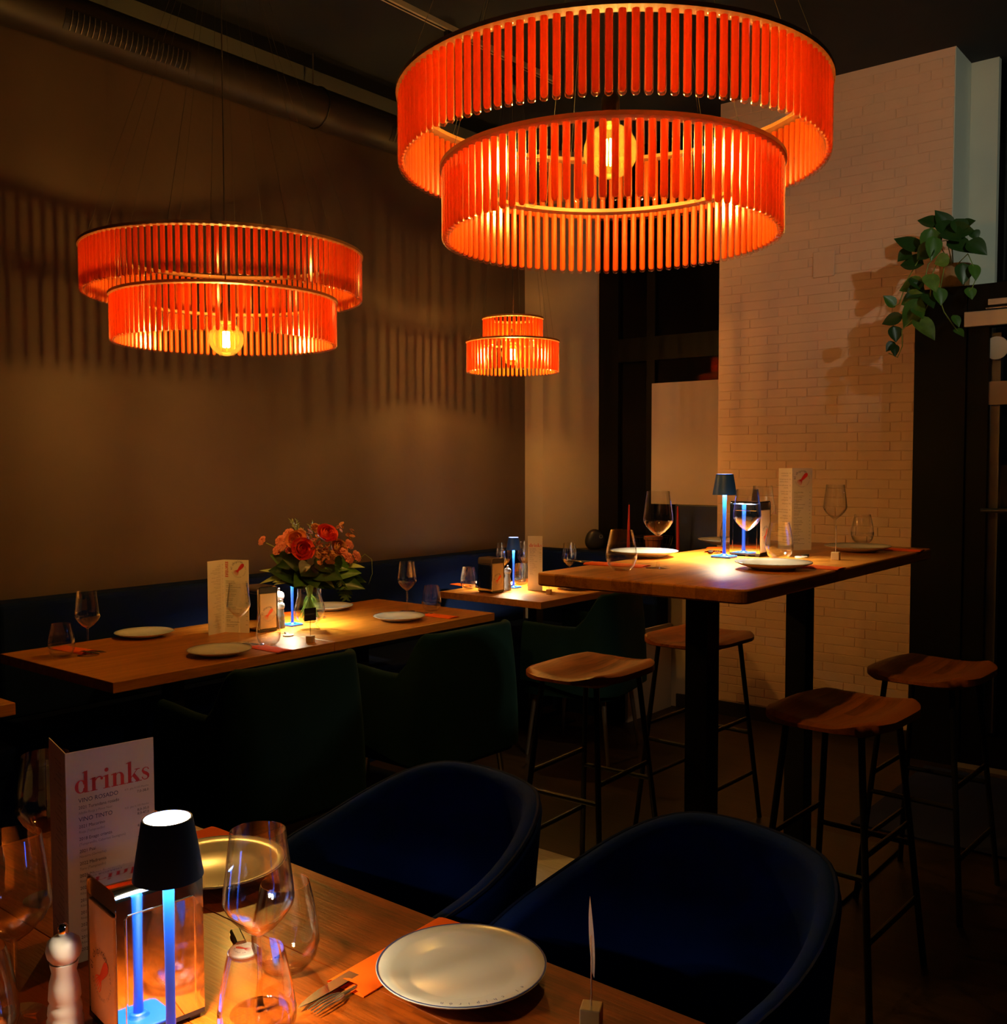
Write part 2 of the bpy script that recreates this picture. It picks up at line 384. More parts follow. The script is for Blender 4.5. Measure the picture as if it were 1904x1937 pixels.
# ------------------------------------------------------------------ ceiling services
duct = thing('ventilation_duct', 'long round grey ventilation duct under the ceiling along the plaster wall', 'duct', (0, 3.90, 3.204))
RD = .097
cir = lambda a: (RD*math.cos(a), RD*math.sin(a))
MB().tube([(x, 0, 0) for x in np.linspace(-1.5, XB-.02, 12)], RD, 32).build('pipe', 'galvanised', duct, smooth=True)
for xg0, xg1 in ((PY(110, 10, 3.86).x, PY(347, 90, 3.86).x), (PY(728, 225, 3.86).x, PY(728, 225, 3.86).x+.55)):
    def arcbox(mb, x0, x1, a0, a1, r0, r1, n=6):
        for k in range(n):
            t0, t1 = a0+(a1-a0)*k/n, a0+(a1-a0)*(k+1)/n
            vs = [(x, r*math.cos(t), r*math.sin(t)) for x in (x0, x1) for t in (t0, t1) for r in (r0, r1)]
            mb.add(vs, [(0, 1, 3, 2), (4, 6, 7, 5), (0, 4, 5, 1), (2, 3, 7, 6), (1, 5, 7, 3), (0, 2, 6, 4)])
        return mb
    A0, A1 = R(180), R(225)
    g = arcbox(MB(), xg0, xg1, A0, A1, RD-.002, RD+.003).build('grille', 'black_plastic', duct)
    n = int((xg1-xg0)/.023)
    fin = arcbox(MB(), 0, .003, A0+.03, A1-.03, RD+.003, RD+.009, 3).mesh('fin', 'steel_leg')
    for k in range(1, n):
        o = bpy.data.objects.new('fin', fin); COL.objects.link(o); o.parent = g; o.location.x = xg0+(xg1-xg0)*k/n
xs = PY(592, 140, 3.90).x
MB().tube([(xs, -.0, RD), (xs, 0, ZC-3.204-.001)], .004, 6).build('hanger_rod', 'steel_leg', duct, smooth=True)
MB().tube([(xs+.02, (RD+.002)*math.cos(t), (RD+.002)*math.sin(t)) for t in np.linspace(0, 2*math.pi, 33)[:-1]], .004, 6, closed=True).build('hanger_clamp', 'black_steel', duct, smooth=True)
YTK = 3.18
trk = thing('track_rail', 'pale ceiling track rail carrying two small black spotlights', 'track light', (0, YTK, ZC))
MB().box(.4, 4.35, -.016, .016, -.025, -.0005).build('rail', 'track_white', trk)
MB().box(.4, 4.35, -.004, .004, -.027, -.0255).build('slot', 'black_plastic', trk)
def spot_head(x, y, rz, parent, tilt=40, lens='spot_lens'):
    h = MB(); h.box(x-.05, x+.05, y-.013, y+.013, -.05, -.028)
    h.tube([(x, y, -.05), (x, y, -.11)], .006, 8)
    ob = h.build('spot_adapter', 'black_plastic', parent)
    Mx = TR((x, y, -.14), rz, ry=R(tilt))
    MB().lathe([(0, .05), (.032, .05), (.036, .03), (.036, -.06), (.030, -.06), (.030, -.045)], 20, M=Mx).build('spot_can', 'black_plastic', parent, smooth=True)
    MB().lathe([(.030, -.046), (0, -.046)], 16, M=Mx).build('lens', lens, ob)
spot_head(3.55, 0, R(200), trk); spot_head(4.0, 0, R(160), trk)

trk_added = thing('track_rail', 'added out-of-view pale ceiling track rail over the entrance side with two spotlights', 'track light', (0, -.62, ZC))  # track added out of view to light the upper brick and the recesses
MB().box(2.6, 4.4, -.016, .016, -.025, -.0005).build('rail', 'track_white', trk_added)
def added_spot(x, target, parent, watts, col, size):
    spot_head(x, 0, math.atan2(target[1]+.62, target[0]-x)+math.pi, parent, 50)
    ld = bpy.data.lights.new('added_spot_beam', 'SPOT'); ld.energy = watts*SPOT_W; ld.color = col; ld.spot_size = R(size); ld.spot_blend = .8; ld.shadow_soft_size = .03
    lo = bpy.data.objects.new('added_spot_beam', ld); COL.objects.link(lo); lo.parent = parent
    p0 = Vector((x, 0, -.20)); d = Vector(target)-(Vector(parent.location)+p0); lo.location = p0; lo.rotation_euler = d.to_track_quat('-Z', 'Y').to_euler()
added_spot(3.0, (5.4, 1.5, 2.9), trk_added, 95, (.95, 1.0, .80), 46)
added_spot(3.9, (5.5, 3.75, 2.2), trk_added, 4, (1.0, .92, .70), 34)

# ------------------------------------------------------------------ pendant lamps with hanging test tubes
def pendant(loc, tiers, zc, bulb_z, label, canopy_z=ZC, power='filament', rot=0.0, wires=8):
    """tiers: list of (radius, ring height above loc.z, tube length, number of tubes)"""
    t = thing('pendant_lamp', label, 'pendant lamp', loc, rot)
    for ti, (rad, zr, ln, n) in enumerate(tiers):
        rg = MB()
        rg.lathe([(rad-.022, .0), (rad+.012, .0), (rad+.012, .009), (rad-.022, .009), (rad-.022, .0)], 96)
        rg.build('ring', 'ring_ply', t, smooth=True).location = (0, 0, zr)
        rt = .0087
        prof = [(0, -ln)] + [(rt*math.sin(a), -ln+rt-rt*math.cos(a)) for a in (R(35), R(65), R(90))] + [(rt, -.004), (rt+.0012, -.003), (rt+.0012, .0)]
        ri = rt*.82
        prof2 = [(0, -ln+.006), (ri*.7, -ln+.008), (ri, -ln+.013), (ri, -.004), (0, -.003)]
        for k in range(n):
            a = 2*math.pi*(k+.5*ti)/n
            o = part('test_tube', ('tt', ln), lambda mb: mb.lathe(prof, 8), 'tube_glass', t, True, loc=(rad*math.cos(a), rad*math.sin(a), zr), rot=(0, 0, a))
            part('filling', ('tf', ln), lambda mb: mb.lathe(prof2, 7), 'tube_orange', o, True)
        for k in range(wires if ti == 0 else 4):
            a = 2*math.pi*(k+.3)/(wires if ti == 0 else 4)
            top = Vector((.05*math.cos(a), .05*math.sin(a), canopy_z-loc[2]-.02))
            MB().tube([(rad*math.cos(a), rad*math.sin(a), zr+.009), top], .0006, 5).build('wire', 'cable', t)
    ztop = canopy_z-loc[2]
    MB().lathe([(0, -.03), (.055, -.03), (.065, -.02), (.065, -.0005), (0, -.0005)], 24).build('canopy', 'black_plastic', t, smooth=True).location = (0, 0, ztop)
    MB().tube([(0, 0, bulb_z+.13), (0, 0, ztop-.03)], .0028, 6).build('cord', 'cable', t, smooth=True)
    MB().lathe([(0, .135), (.012, .135), (.021, .12), (.021, .062), (.016, .055), (0, .055)], 20).build('socket', 'brass', t, smooth=True).location = (0, 0, bulb_z)
    rbulb = .0625
    prof = [(rbulb*math.sin(a), -rbulb*math.cos(a)) for a in np.linspace(0, R(158), 15)] + [(.018, .075)]
    b = MB().lathe(prof, 28).build('bulb', 'bulb_glass', t, smooth=True); b.location = (0, 0, bulb_z)
    fl = MB()
    for k in range(6):
        a = k*math.pi/3; x, y = .010*math.cos(a), .010*math.sin(a)
        fl.box(x-.0016, x+.0016, y-.0016, y+.0016, -.030, .026)
    fl.build('filament', power, b)
    MB().tube([(0, 0, .026), (0, 0, .07)], .004, 6).build('bulb_stem', 'glass', b)
    return t
pendant((1.992, 1.298, 2.12), [(.482, .165, .160, 124), (.383, 0, .160, 100)], 0, .05, 'large two-tier ring chandelier of orange glass tubes above the high bar stools', rot=R(32.7))
pendant((2.212, 3.090, 2.035), [(.482, .165, .160, 126), (.388, 0, .160, 100)], 0, -.135, 'two-tier ring pendant of orange tubes with its bare globe bulb hanging below the rim', rot=R(20))
pendant((4.29, 3.42, 2.10), [(.243, 0, .165, 62), (.155, .125, .13, 40)], 0, -.06, 'smallest orange tube pendant, narrow ring above wide ring, over the corner table', rot=R(10), wires=6)

# ------------------------------------------------------------------ tables
def table(name, label, x0, x1, y0, y1, z, th, mat, legs, bevel=.004, legsize=.06):
    cx, cy = (x0+x1)/2, (y0+y1)/2
    t = thing(name, label, 'table', (cx, cy, 0))
    MB().box(x0-cx, x1-cx, y0-cy, y1-cy, z-th, z).build('tabletop', mat, t, bevel=bevel)
    for lx, ly in legs:
        MB().box(lx-cx-legsize/2, lx-cx+legsize/2, ly-cy-legsize/2, ly-cy+legsize/2, 0.012, z-th).build('leg', 'black_steel', t)
        MB().box(lx-cx-.16, lx-cx+.16, ly-cy-.16, ly-cy+.16, 0, .012).build('foot_plate', 'black_steel', t)
    return t
LX0, LX1, LY0, LY1, LJ = 1.681, 3.595, 2.976, 3.76, 2.612
table('dining_table', 'oak table with the tall folded menu, its edge against the bouquet table', LX0, LJ-.0015, LY0, LY1, ZT, .036, 'oak', [((LX0+LJ)/2, (LY0+LY1)/2)], .002)
table('dining_table', 'oak table under the flower bouquet vase', LJ+.0015, LX1, LY0, LY1, ZT, .036, 'oak', [((LX1+LJ)/2, (LY0+LY1)/2)], .002)
MX0, MX1, MY0, MY1 = 4.013, 4.83, 3.02, 3.71
table('dining_table', 'oak corner table below the smallest pendant', MX0, MX1, MY0, MY1, ZT, .036, 'oak', [((MX0+MX1)/2, (MY0+MY1)/2)], .002)
BX0, BX1, BY_0, BY_1 = 2.345, 3.925, 1.118, 1.79
bt = thing('bar_table', 'high butcher-block bar table on two black steel columns', 'table', (3.13, 1.455, 0))
def rrect(x0, x1, y0, y1, r, n=6):
    pts = []
    for cx, cy, a0 in ((x1-r, y1-r, 0), (x0+r, y1-r, 90), (x0+r, y0+r, 180), (x1-r, y0+r, 270)):
        pts += [(cx+r*math.cos(R(a0+90*k/n)), cy+r*math.sin(R(a0+90*k/n))) for k in range(n+1)]
    return pts
MB().prism(rrect(BX0-3.13, BX1-3.13, BY_0-1.455, BY_1-1.455, .03), ZB-.038, ZB).build('tabletop', 'bar_oak', bt, bevel=.005)
for lx in (2.755, 3.50):
    MB().box(lx-.038-3.13, lx+.038-3.13, -.038, .038, .012, ZB-.038).build('column', 'black_steel', bt, bevel=.002)
    MB().box(lx-.29-3.13, lx+.29-3.13, -.28, .28, 0, .012).build('foot_plate', 'black_steel', bt, bevel=.002)
FX0, FX1, FY0, FY1 = .30, 1.108, -.10, 1.86
ft = thing('dining_table', 'red-brown pine table beside the two navy tub chairs', 'table', ((FX0+FX1)/2, (FY0+FY1)/2, 0))
for k in range(4):
    x0 = FX0-ft.location.x+k*.202
    MB().box(x0+.0004, x0+.2016, FY0-ft.location.y, FY1-ft.location.y, ZT-.036, ZT).build('board', 'pine_table', ft, bevel=.0012)
for lx, ly in ((-.3, -.85), (.3, -.85), (-.3, .85), (.3, .85)):
    MB().box(lx-.03, lx+.03, ly-.03, ly+.03, 0, ZT-.036).build('leg', 'black_steel', ft)
# another table's corner peeping in at the picture edge
table('dining_table', 'oak table whose bare corner pokes out before the blue bench', .62, 1.36, 2.95, 3.7, ZT, .036, 'oak', [(1.0, 3.3)], .002)

# ------------------------------------------------------------------ benches
bn = thing('wall_bench', 'dark blue upholstered bench along the brown plaster wall', 'bench', (0, 3.78, 0))
for x0, x1, zt_ in ((-1.0, 1.745, .90), (1.755, 5.05, .908)):
    MB().box(x0, x1, .15, .29, .44, zt_).build('back_cushion', 'bench_blue', bn, bevel=.02, seg=3)
for x0, x1 in ((-1.0, 1.745), (1.755, 5.05)):
    MB().box(x0, x1, -.27, .15, .36, .46).build('seat_cushion', 'bench_blue', bn, bevel=.02, seg=3)
MB().box(-1.0, 5.05, -.24, .29, .0, .36).build('bench_base', 'bench_blue', bn)
wn = thing('window_bench', 'short dark blue bench below the window with a pale end panel', 'bench', (5.0, 3.4, 0))
MB().box(.08, .225, -.42, .52, .44, .905).build('back_cushion', 'bench_blue', wn, bevel=.02, seg=3)
MB().box(-.3, .08, -.42, .10, .39, .47).build('seat_cushion', 'bench_blue', wn, bevel=.02, seg=3)
MB().box(-.26, .22, -.42, .08, .0, .39).build('bench_base', 'bench_blue', wn)
MB().box(-.26, .22, -.44, -.421, .0, .50).build('end_panel', 'white_paint', wn)

# ------------------------------------------------------------------ chairs
def shell(mb, path, top, bot, th, lean=0.0, nz=7, ripple=0.0, nr=6):
    """padded wall standing on a plan path; top/bot heights per point"""
    k = len(path); P2 = [Vector(p) for p in path]; secs = []
    for i in range(k):
        t = (P2[min(i+1, k-1)]-P2[max(i-1, 0)]).normalized(); n = Vector((t.y, -t.x))
        z0, z1 = bot[i], top[i]; sec = []
        rp = ripple*math.sin(i*math.pi*2*nr/(k-1))
        for j in range(nz+1):
            u = j/nz; z = z0+(z1-th/2-z0)*u; off = th/2+lean*u*u + rp*math.sin(math.pi*min(1, u*1.05))
            sec.append((off, z))
        for a in (25, 50, 75, 90, 105, 130, 155):
            sec.append((lean+th/2*math.cos(R(a)), z1-th/2+th/2*math.sin(R(a))))
        for j in range(nz, -1, -1):
            u = j/nz; z = z0+(z1-th/2-z0)*u; sec.append((-th/2+lean*u*u, z))
        secs.append([(P2[i].x+n.x*o, P2[i].y+n.y*o, z) for o, z in sec])
    m = len(secs[0]); vs = [v for s_ in secs for v in s_]
    fs = [(i*m+j, (i+1)*m+j, (i+1)*m+(j+1) % m, i*m+(j+1) % m) for i in range(k-1) for j in range(m)]
    fs += [tuple(range(m)), tuple(range((k-1)*m, k*m))[::-1]]
    mb.add(vs, fs); return secs
def smooth(a, b, x):
    t = max(0, min(1, (x-a)/(b-a))); return t*t*(3-2*t)
def tub_chair(loc, rz, label):
    t = thing('tub_chair', label, 'chair', loc, rz, 'navy tub chairs')
    # faces local +x ; back at -x
    n = 41; path, top, bot = [], [], []
    for i in range(n):
        a = R(-128+256*i/(n-1))
        rx, ry = .275, .222
        e = 2/2.35
        c, s_ = math.cos(a), math.sin(a)
        x = -rx*math.copysign(abs(c)**e, c); y = ry*math.copysign(abs(s_)**e, s_)
        path.append((x, y)); d = abs(math.degrees(a))
        top.append(.80-.15*smooth(25, 128, d)); bot.append(.33)
    if 'tub' not in CACHE:
        mb = MB(); secs = shell(mb, path[::-1], top[::-1], bot, .040, .024); CACHE['tub'] = mb.mesh('shell', 'navy_velvet', True, 50)
        CACHE['tubpipe'] = MB().tube([s_[9] for s_ in secs], .0045, 6).mesh('piping', 'navy_piping', True)
        CACHE['tubpipe2'] = MB().tube([s_[14] for s_ in secs], .004, 6).mesh('piping', 'navy_piping', True)
    sh = bpy.data.objects.new('shell', CACHE['tub']); COL.objects.link(sh); sh.parent = t
    for k in ('tubpipe',):
        o = bpy.data.objects.new('piping', CACHE[k]); COL.objects.link(o); o.parent = sh
    def seat(mb):
        pts = []
        for i in range(40):
            a = 2*math.pi*i/40; c, s_ = math.cos(a), math.sin(a); e = 2/2.6
            pts.append((.02+.225*math.copysign(abs(c)**e, c), .190*math.copysign(abs(s_)**e, s_)))
        mb.prism(pts, .345, .47)
    part('seat_cushion', 'tubseat', seat, 'navy_velvet', t, True, bevel=.03, seg=3)
    for sx in (-1, 1):
        for sy in (-1, 1):
            part('leg', ('tubleg', sx, sy), lambda mb: mb.tube([(sx*.15, sy*.15, .346), (sx*.24, sy*.23, 0)], [.014, .008], 10), 'black_steel', t)
    return t
tub_chair((1.315, 1.372, 0), R(180-10), 'navy velvet tub chair between the other tub chair and the green armchairs')
tub_chair((1.36, .815, 0), R(180-14), 'navy velvet tub chair opposite the white plate and the card holder stick')
def green_chair(loc, rz, label):
    t = thing('velvet_chair', label, 'chair', loc, rz, 'green velvet chairs')
    # faces local +y ; back at -y
    hw, yb, yf, rc = .255, -.25, .22, .10
    pts = []
    for k in range(9): pts.append((hw+.01, yf-(yf-yb-rc)*k/8))
    for k in range(1, 7): pts.append((hw+.01-rc+rc*math.cos(R(-90*k/6)), yb+rc+rc*math.sin(R(-90*k/6))))
    for k in range(1, 9): pts.append((hw-rc+.01-(2*hw-2*rc+.02)*k/8, yb))
    left = [(-x, y) for x, y in pts[:15]][::-1]
    pts = pts + left[1:]
    k = len(pts); top = []
    for x, y in pts:
        s_ = (y-yb)                      # distance forward from the back plane
        top.append(.825-.165*smooth(.045, .20, s_)+.012*smooth(.25, .47, s_))
    bot = [.34+.05*smooth(.1, .45, y-yb) for x, y in pts]
    if 'gch' not in CACHE:
        mb = MB(); shell(mb, pts, top, bot, .042, .03, 8, ripple=.006, nr=11); CACHE['gch'] = mb.mesh('shell', 'green_velvet', True, 50)
    o = bpy.data.objects.new('shell', CACHE['gch']); COL.objects.link(o); o.parent = t
    part('seat_cushion', 'gseat', lambda mb: mb.prism(rrect(-.235, .235, -.225, .24, .06), .36, .47), 'green_velvet', t, True, bevel=.025, seg=3)
    part('seat_base', 'gbase', lambda mb: mb.prism(rrect(-.25, .25, -.24, .23, .07), .315, .36), 'green_velvet', t, True)
    for sx in (-1, 1):
        for sy in (-1, 1):
            part('leg', ('gleg', sx, sy), lambda mb: mb.tube([(sx*.19, sy*.18, .316), (sx*.215, sy*.215, 0)], [.013, .009], 10), 'steel_leg', t)
    return t
green_chair((2.065, 2.72, 0), R(-2), 'dark green velvet armchair pulled up to the menu table')
green_chair((2.885, 2.71, 0), R(-1), 'dark green velvet armchair pulled up to the bouquet table')
green_chair((4.16, 2.86, 0), R(12), 'dark green velvet armchair at the corner table behind a bar stool')

# ------------------------------------------------------------------ bar stools
def stool(loc, rz, label, sy=1):
    t = thing('bar_stool', label, 'stool', loc, rz, 'wooden bar stools')
    ZS = .765
    def seat(mb):
        n, m = 27, 21; a, b = .230, .180
        def sp(u, v):
            x, y = 2*u-1, 2*v-1
            ex = a*(1-.10*abs(y)**4); ey = b*(1-.16*abs(x)**4)
            rr = max(0, abs(x)+abs(y)-1.45)/.55
            return x*ex*(1-.10*rr), y*ey*(1-.10*rr)
        def ztop(u, v):
            x, y = 2*u-1, 2*v-1
            dip = .030*math.exp(-((y+.10)/.62)**2)*(1-.55*math.exp(-(x/.22)**2)*smooth(-.2, .9, y))*(1-abs(x)**3*.85)
            back = .010*smooth(.3, 1, -y)
            edge = .012*smooth(.82, 1.0, max(abs(x), abs(y)))
            return ZS+.008-dip+back-edge
        def zbot(u, v):
            x, y = 2*u-1, 2*v-1; q = max(abs(x), abs(y))
            return ZS-.034+.016*smooth(.7, 1., q)
        top = [(*sp(i/(n-1), j/(m-1)), ztop(i/(n-1), j/(m-1))) for i in range(n) for j in range(m)]
        bt_ = [(*sp(i/(n-1), j/(m-1)), zbot(i/(n-1), j/(m-1))) for i in range(n) for j in range(m)]
        N = n*m; fs = []
        for i in range(n-1):
            for j in range(m-1):
                q = (i*m+j, (i+1)*m+j, (i+1)*m+j+1, i*m+j+1); fs += [q, tuple(N+k for k in q[::-1])]
        ring = [i*m for i in range(n)] + [(n-1)*m+j for j in range(1, m)] + [i*m+m-1 for i in range(n-2, -1, -1)] + [j for j in range(m-2, 0, -1)]
        for k in range(len(ring)):
            p, q = ring[k], ring[(k+1) % len(ring)]; fs.append((p, N+p, N+q, q))
        mb.add(top+bt_, fs)
    part('seat', 'stseat', seat, 'acacia', t, True, angle=50)
    cor = {}
    for sx in (-1, 1):
        for s2 in (-1, 1):
            T0, B0 = Vector((sx*.135, s2*.105, ZS-.03)), Vector((sx*.205, s2*.165, 0)); cor[sx, s2] = (T0, B0)
            part('leg', ('stleg', sx, s2), lambda mb: mb.tube([T0, B0], .0095, 10), 'black_steel', t)
    at = lambda k, z: cor[k][0].lerp(cor[k][1], (ZS-.03-z)/(ZS-.03))
    for k1, k2, z in (((-1, -1), (1, -1), .20), ((-1, 1), (1, 1), .20), ((-1, -1), (-1, 1), .36), ((1, -1), (1, 1), .36), ((-1, 1), (1, 1), .42), ((-1, -1), (1, -1), .42)):
        part('foot_rail', ('strail', k1, k2, z), lambda mb: mb.tube([at(k1, z), at(k2, z)], .0085, 10), 'black_steel', t)
    return t
stool((2.80, 1.895, 0), R(2), 'wooden-seat bar stool with black legs beside the navy chairs, under the nearer column')
stool((3.575, 1.90, 0), R(178), 'wooden-seat bar stool half hidden by the bar table column, before the brick wall')
stool((2.765, 1.02, 0), R(-2), 'wooden-seat bar stool with black legs in front of the further steel column')
stool((3.49, .99, 0), R(-2), 'wooden-seat bar stool with black legs closest to the black door')

# ------------------------------------------------------------------ text helpers
FONT = {}
def glyphs(txt, res=2):
    k = (txt, res)
    if k not in FONT:
        c = bpy.data.curves.new('t', 'FONT'); c.body = txt; c.size = 1.0; c.resolution_u = res
        o = bpy.data.objects.new('t', c); me = bpy.data.meshes.new_from_object(o)
        vs = [tuple(v.co[:2]) for v in me.vertices]; fs = [tuple(p.vertices) for p in me.polygons]
        bpy.data.objects.remove(o); bpy.data.curves.remove(c); bpy.data.meshes.remove(me)
        w = max([v[0] for v in vs], default=0)
        FONT[k] = (vs, fs, w)
    return FONT[k]
class Page:
    """flat printable sheet: u right, v up, origin bottom-left, normal n"""
    def __init__(s, o, u, n, v=(0, 0, 1), eps=.0006):
        s.o, s.u, s.v, s.n, s.eps = Vector(o), Vector(u).normalized(), Vector(v).normalized(), Vector(n).normalized(), eps
    def p(s, a, b): return s.o + s.u*a + s.v*b + s.n*s.eps
    def poly(s, mb, pts, fs=None):
        mb.add([s.p(*q) for q in pts], fs or [tuple(range(len(pts)))])
    def text(s, mb, txt, a, b, size, align='L', rot=0.0, sx=1.0):
        vs, fs, w = glyphs(txt); w *= size*sx
        off = {'L': 0, 'R': -w, 'C': -w/2}[align]; c, s_ = math.cos(rot), math.sin(rot)
        pts = []
        for x, y in vs:
            x, y = x*size*sx+off, y*size; pts.append((a+x*c-y*s_, b+x*s_+y*c))
        s.poly(mb, pts, fs)
def ribbon(pts, ws):
    """variable-width flat stroke -> quad list (points, faces)"""
    L_, R_ = [], []; k = len(pts)
    for i, (x, y) in enumerate(pts):
        ax, ay = pts[max(i-1, 0)]; bx, by = pts[min(i+1, k-1)]; dx, dy = bx-ax, by-ay; d = math.hypot(dx, dy) or 1
        w = ws[i]/2; L_.append((x-dy/d*w, y+dx/d*w)); R_.append((x+dy/d*w, y-dx/d*w))
    return L_+R_, [(i, i+1, k+i+1, k+i) for i in range(k-1)]
def serif_word(word):
    """high-contrast serif lower case letters; x-height 1. returns [(pts, faces)], width"""
    out = []; x = 0.0; T, t = .26, .055
    def rect(x0, x1, y0, y1): out.append(([(x0, y0), (x1, y0), (x1, y1), (x0, y1)], [(0, 1, 2, 3)]))
    def arc(cx, cy, rx, ry, a0, a1, wf, n=16):
        A = [R(a0+(a1-a0)*i/n) for i in range(n+1)]
        out.append(ribbon([(cx+rx*math.cos(a), cy+ry*math.sin(a)) for a in A], [wf(a) for a in A]))
    thick = lambda a: t+(T-t)*abs(math.cos(a))**1.6
    def stem(x0, y1, flag=True):
        rect(x0, x0+T, 0, y1); rect(x0-.14, x0+T+.14, 0, t)
        if flag: out.append(([(x0-.16, y1-.10), (x0-.16, y1-.06), (x0+T, y1+.03), (x0+T, y1-.1)], [(0, 3, 2, 1)]))
    def arch(x0):
        arc(x0+T+.20, .62, .26, .36, 165, 0, lambda a: t+(T-t)*max(0, math.cos(a))**1.5); rect(x0+T+.33, x0+2*T+.33, 0, .63); rect(x0+T+.2, x0+2*T+.47, 0, t)
    for ch in word:
        if ch == 'd':
            arc(x+.42, .5, .32, .47, 20, 340, thick, 24); rect(x+.66, x+.66+T, 0, 1.62); rect(x+.66, x+1.06, 0, t)
            out.append(([(x+.52, 1.50), (x+.52, 1.54), (x+.66+T, 1.65), (x+.66+T, 1.5)], [(0, 3, 2, 1)])); x += 1.10
        elif ch == 'r':
            stem(x+.16, 1.0); arc(x+.72, .70, .30, .28, 170, 60, lambda a: t+.03); arc(x+.90, .83, .05, .05, 0, 360, lambda a: .12, 12); x += .98
        elif ch == 'i':
            stem(x+.16, 1.0); arc(x+.29, 1.40, .075, .075, 0, 360, lambda a: .16, 12); x += .62
        elif ch == 'n':
            stem(x+.16, 1.0); arch(x+.16); x += 1.17
        elif ch == 'm':
            stem(x+.16, 1.0); arch(x+.16); arch(x+.16+T+.33); x += 1.76
        elif ch == 'u':
            rect(x+.10, x+.10+T, .35, 1.0); arc(x+.43, .38, .26, .36, 180, 345, lambda a: t+(T-t)*max(0, -math.cos(a))**1.5); rect(x+.66, x+.66+T, 0, 1.0); rect(x+.66, x+1.04, 0, t); x += 1.20
        elif ch == 'e':
            arc(x+.45, .5, .33, .47, 0, 320, thick, 24); rect(x+.14, x+.80, .52, .52+t); x += 1.0
        elif ch == 'k':
            stem(x+.16, 1.62); rect(x+.7, x+1.1, .95, .95+t); out.append(ribbon([(x+.40, .38), (x+.90, .96)], [t, t]))
            out.append(ribbon([(x+.58, .60), (x+.98, .03)], [T, T])); rect(x+.70, x+1.26, 0, t); x += 1.14
        elif ch == 's':
            pts = [(.66, .78), (.60, .93), (.42, .97), (.24, .90), (.19, .74), (.30, .60), (.48, .49), (.62, .36), (.64, .20), (.54, .07), (.36, .03), (.20, .10), (.14, .27)]
            out.append(ribbon([(x+a, b) for a, b in pts], [.09, t, t, .09, .16, .22, .24, .21, .14, .07, t, t, .09])); x += .80
    return out, x
def serif_print(pg, mb, word, a, b, size, rot=0.0, sx=1.0):
    shp, w = serif_word(word); c, s_ = math.cos(rot), math.sin(rot)
    for pts, fs in shp:
        pg.poly(mb, [(a+x*size*sx*c-y*size*s_, b+x*size*sx*s_+y*size*c) for x, y in pts], fs)
    return w*size*sx
def emblem(pg, cx, cy, rad, red, ink, grey):
    """round mark: curved name on top, squid, curved words around"""
    def arc_text(mb, txt, a0, a1, r, size, flip=False):
        n = len(txt)
        for i, ch in enumerate(txt):
            if ch == ' ': continue
            a = R(a0+(a1-a0)*i/max(1, n-1)); ro = a+math.pi/2 if flip else a-math.pi/2
            pg.text(mb, ch, cx+r*math.cos(a), cy+r*math.sin(a), size, 'C', ro)
    arc_text(ink, 'el chipirón', 176, 62, rad*.90, rad*.42)
    arc_text(grey, '·RESTAURANT·TAPAS·BAR', 192, 385, rad*1.02, rad*.20, True)
    th = R(47); c, s_ = math.cos(th), math.sin(th)
    def q(x, y): return (cx+rad*(x*c-y*s_), cy+rad*(x*s_+y*c))
    body = [(.98, .10), (1.0, .0), (.98, -.10), (.80, -.24), (.55, -.24), (.2, -.19), (-.05, -.13), (-.22, -.12), (-.22, .12), (-.05, .13), (.2, .19), (.55, .24), (.80, .24)]
    pg.poly(red, [q(x, y) for x, y in body])
    for k, (dy, bend, ln) in enumerate(((-.10, -.5, .55), (-.05, -.28, .62), (0, -.08, .60), (.04, .1, .55), (.07, .3, .62), (.10, .5, .5))):
        pts = [q(-.2-ln*u, dy+bend*u*(1.1-.75*u)*1.1) for u in (0, .25, .5, .75, 1)]
        p_, f_ = ribbon(pts, [rad*w for w in (.08, .07, .055, .045, .03)]); pg.poly(red, p_, f_)
rw = random.Random(11)
WORDS = 'gambas al ajillo con pan y aceite de oliva queso manchego jamón iberico patatas bravas pulpo tortilla albondigas ensalada boquerones croquetas pimientos'.split()
def fake_line(n):
    return ' '.join(rw.choice(WORDS) for _ in range(n))
def menu_lines(pg, ink, w, top, bottom, size, align='L'):
    y = top; k = 0
    while y > bottom:
        head = (k % 9 == 0)
        if align == 'L': pg.text(ink, fake_line(2 if head else rw.choice((2, 3))), .008, y, size*(1.25 if head else 1), 'L')
        else: pg.text(ink, fake_line(rw.choice((2, 3))), w-.008-.014, y, size, 'R')
        if k % 2 == 0: pg.text(ink, '%d,%d' % (rw.randint(4, 19), rw.choice((0, 5))), w-.006, y, size, 'R')
        y -= size*(1.25 if k % 2 == 0 else 1.9); k += 1

# ------------------------------------------------------------------ table ware builders
def wine_glass(loc, label, group='stemmed wine glasses'):
    t = thing('wine_glass', label, 'wine glass', loc, 0, group)
    bowl = [(.0035, .100), (.010, .104), (.022, .113), (.036, .128), (.0445, .143), (.0455, .150), (.0438, .165), (.040, .195), (.0365, .222), (.0350, .236), (.0342, .2362), (.0355, .222), (.039, .195), (.0427, .165), (.0443, .150), (.0432, .144), (.035, .130), (.021, .115), (.008, .107), (0, .106)]
    part('bowl', 'wg', lambda mb: mb.lathe(bowl, 40), 'glass', t, True, angle=60)
    part('stem', 'wg', lambda mb: mb.lathe([(.0075, .004), (.0045, .012), (.0032, .03), (.0030, .08), (.0035, .100)], 14), 'glass', t)
    part('foot', 'wg', lambda mb: mb.lathe([(.0, .0005), (.037, .0005), (.038, .0015), (.030, .0025), (.012, .004), (.0, .006)], 36), 'glass', t)
    return t
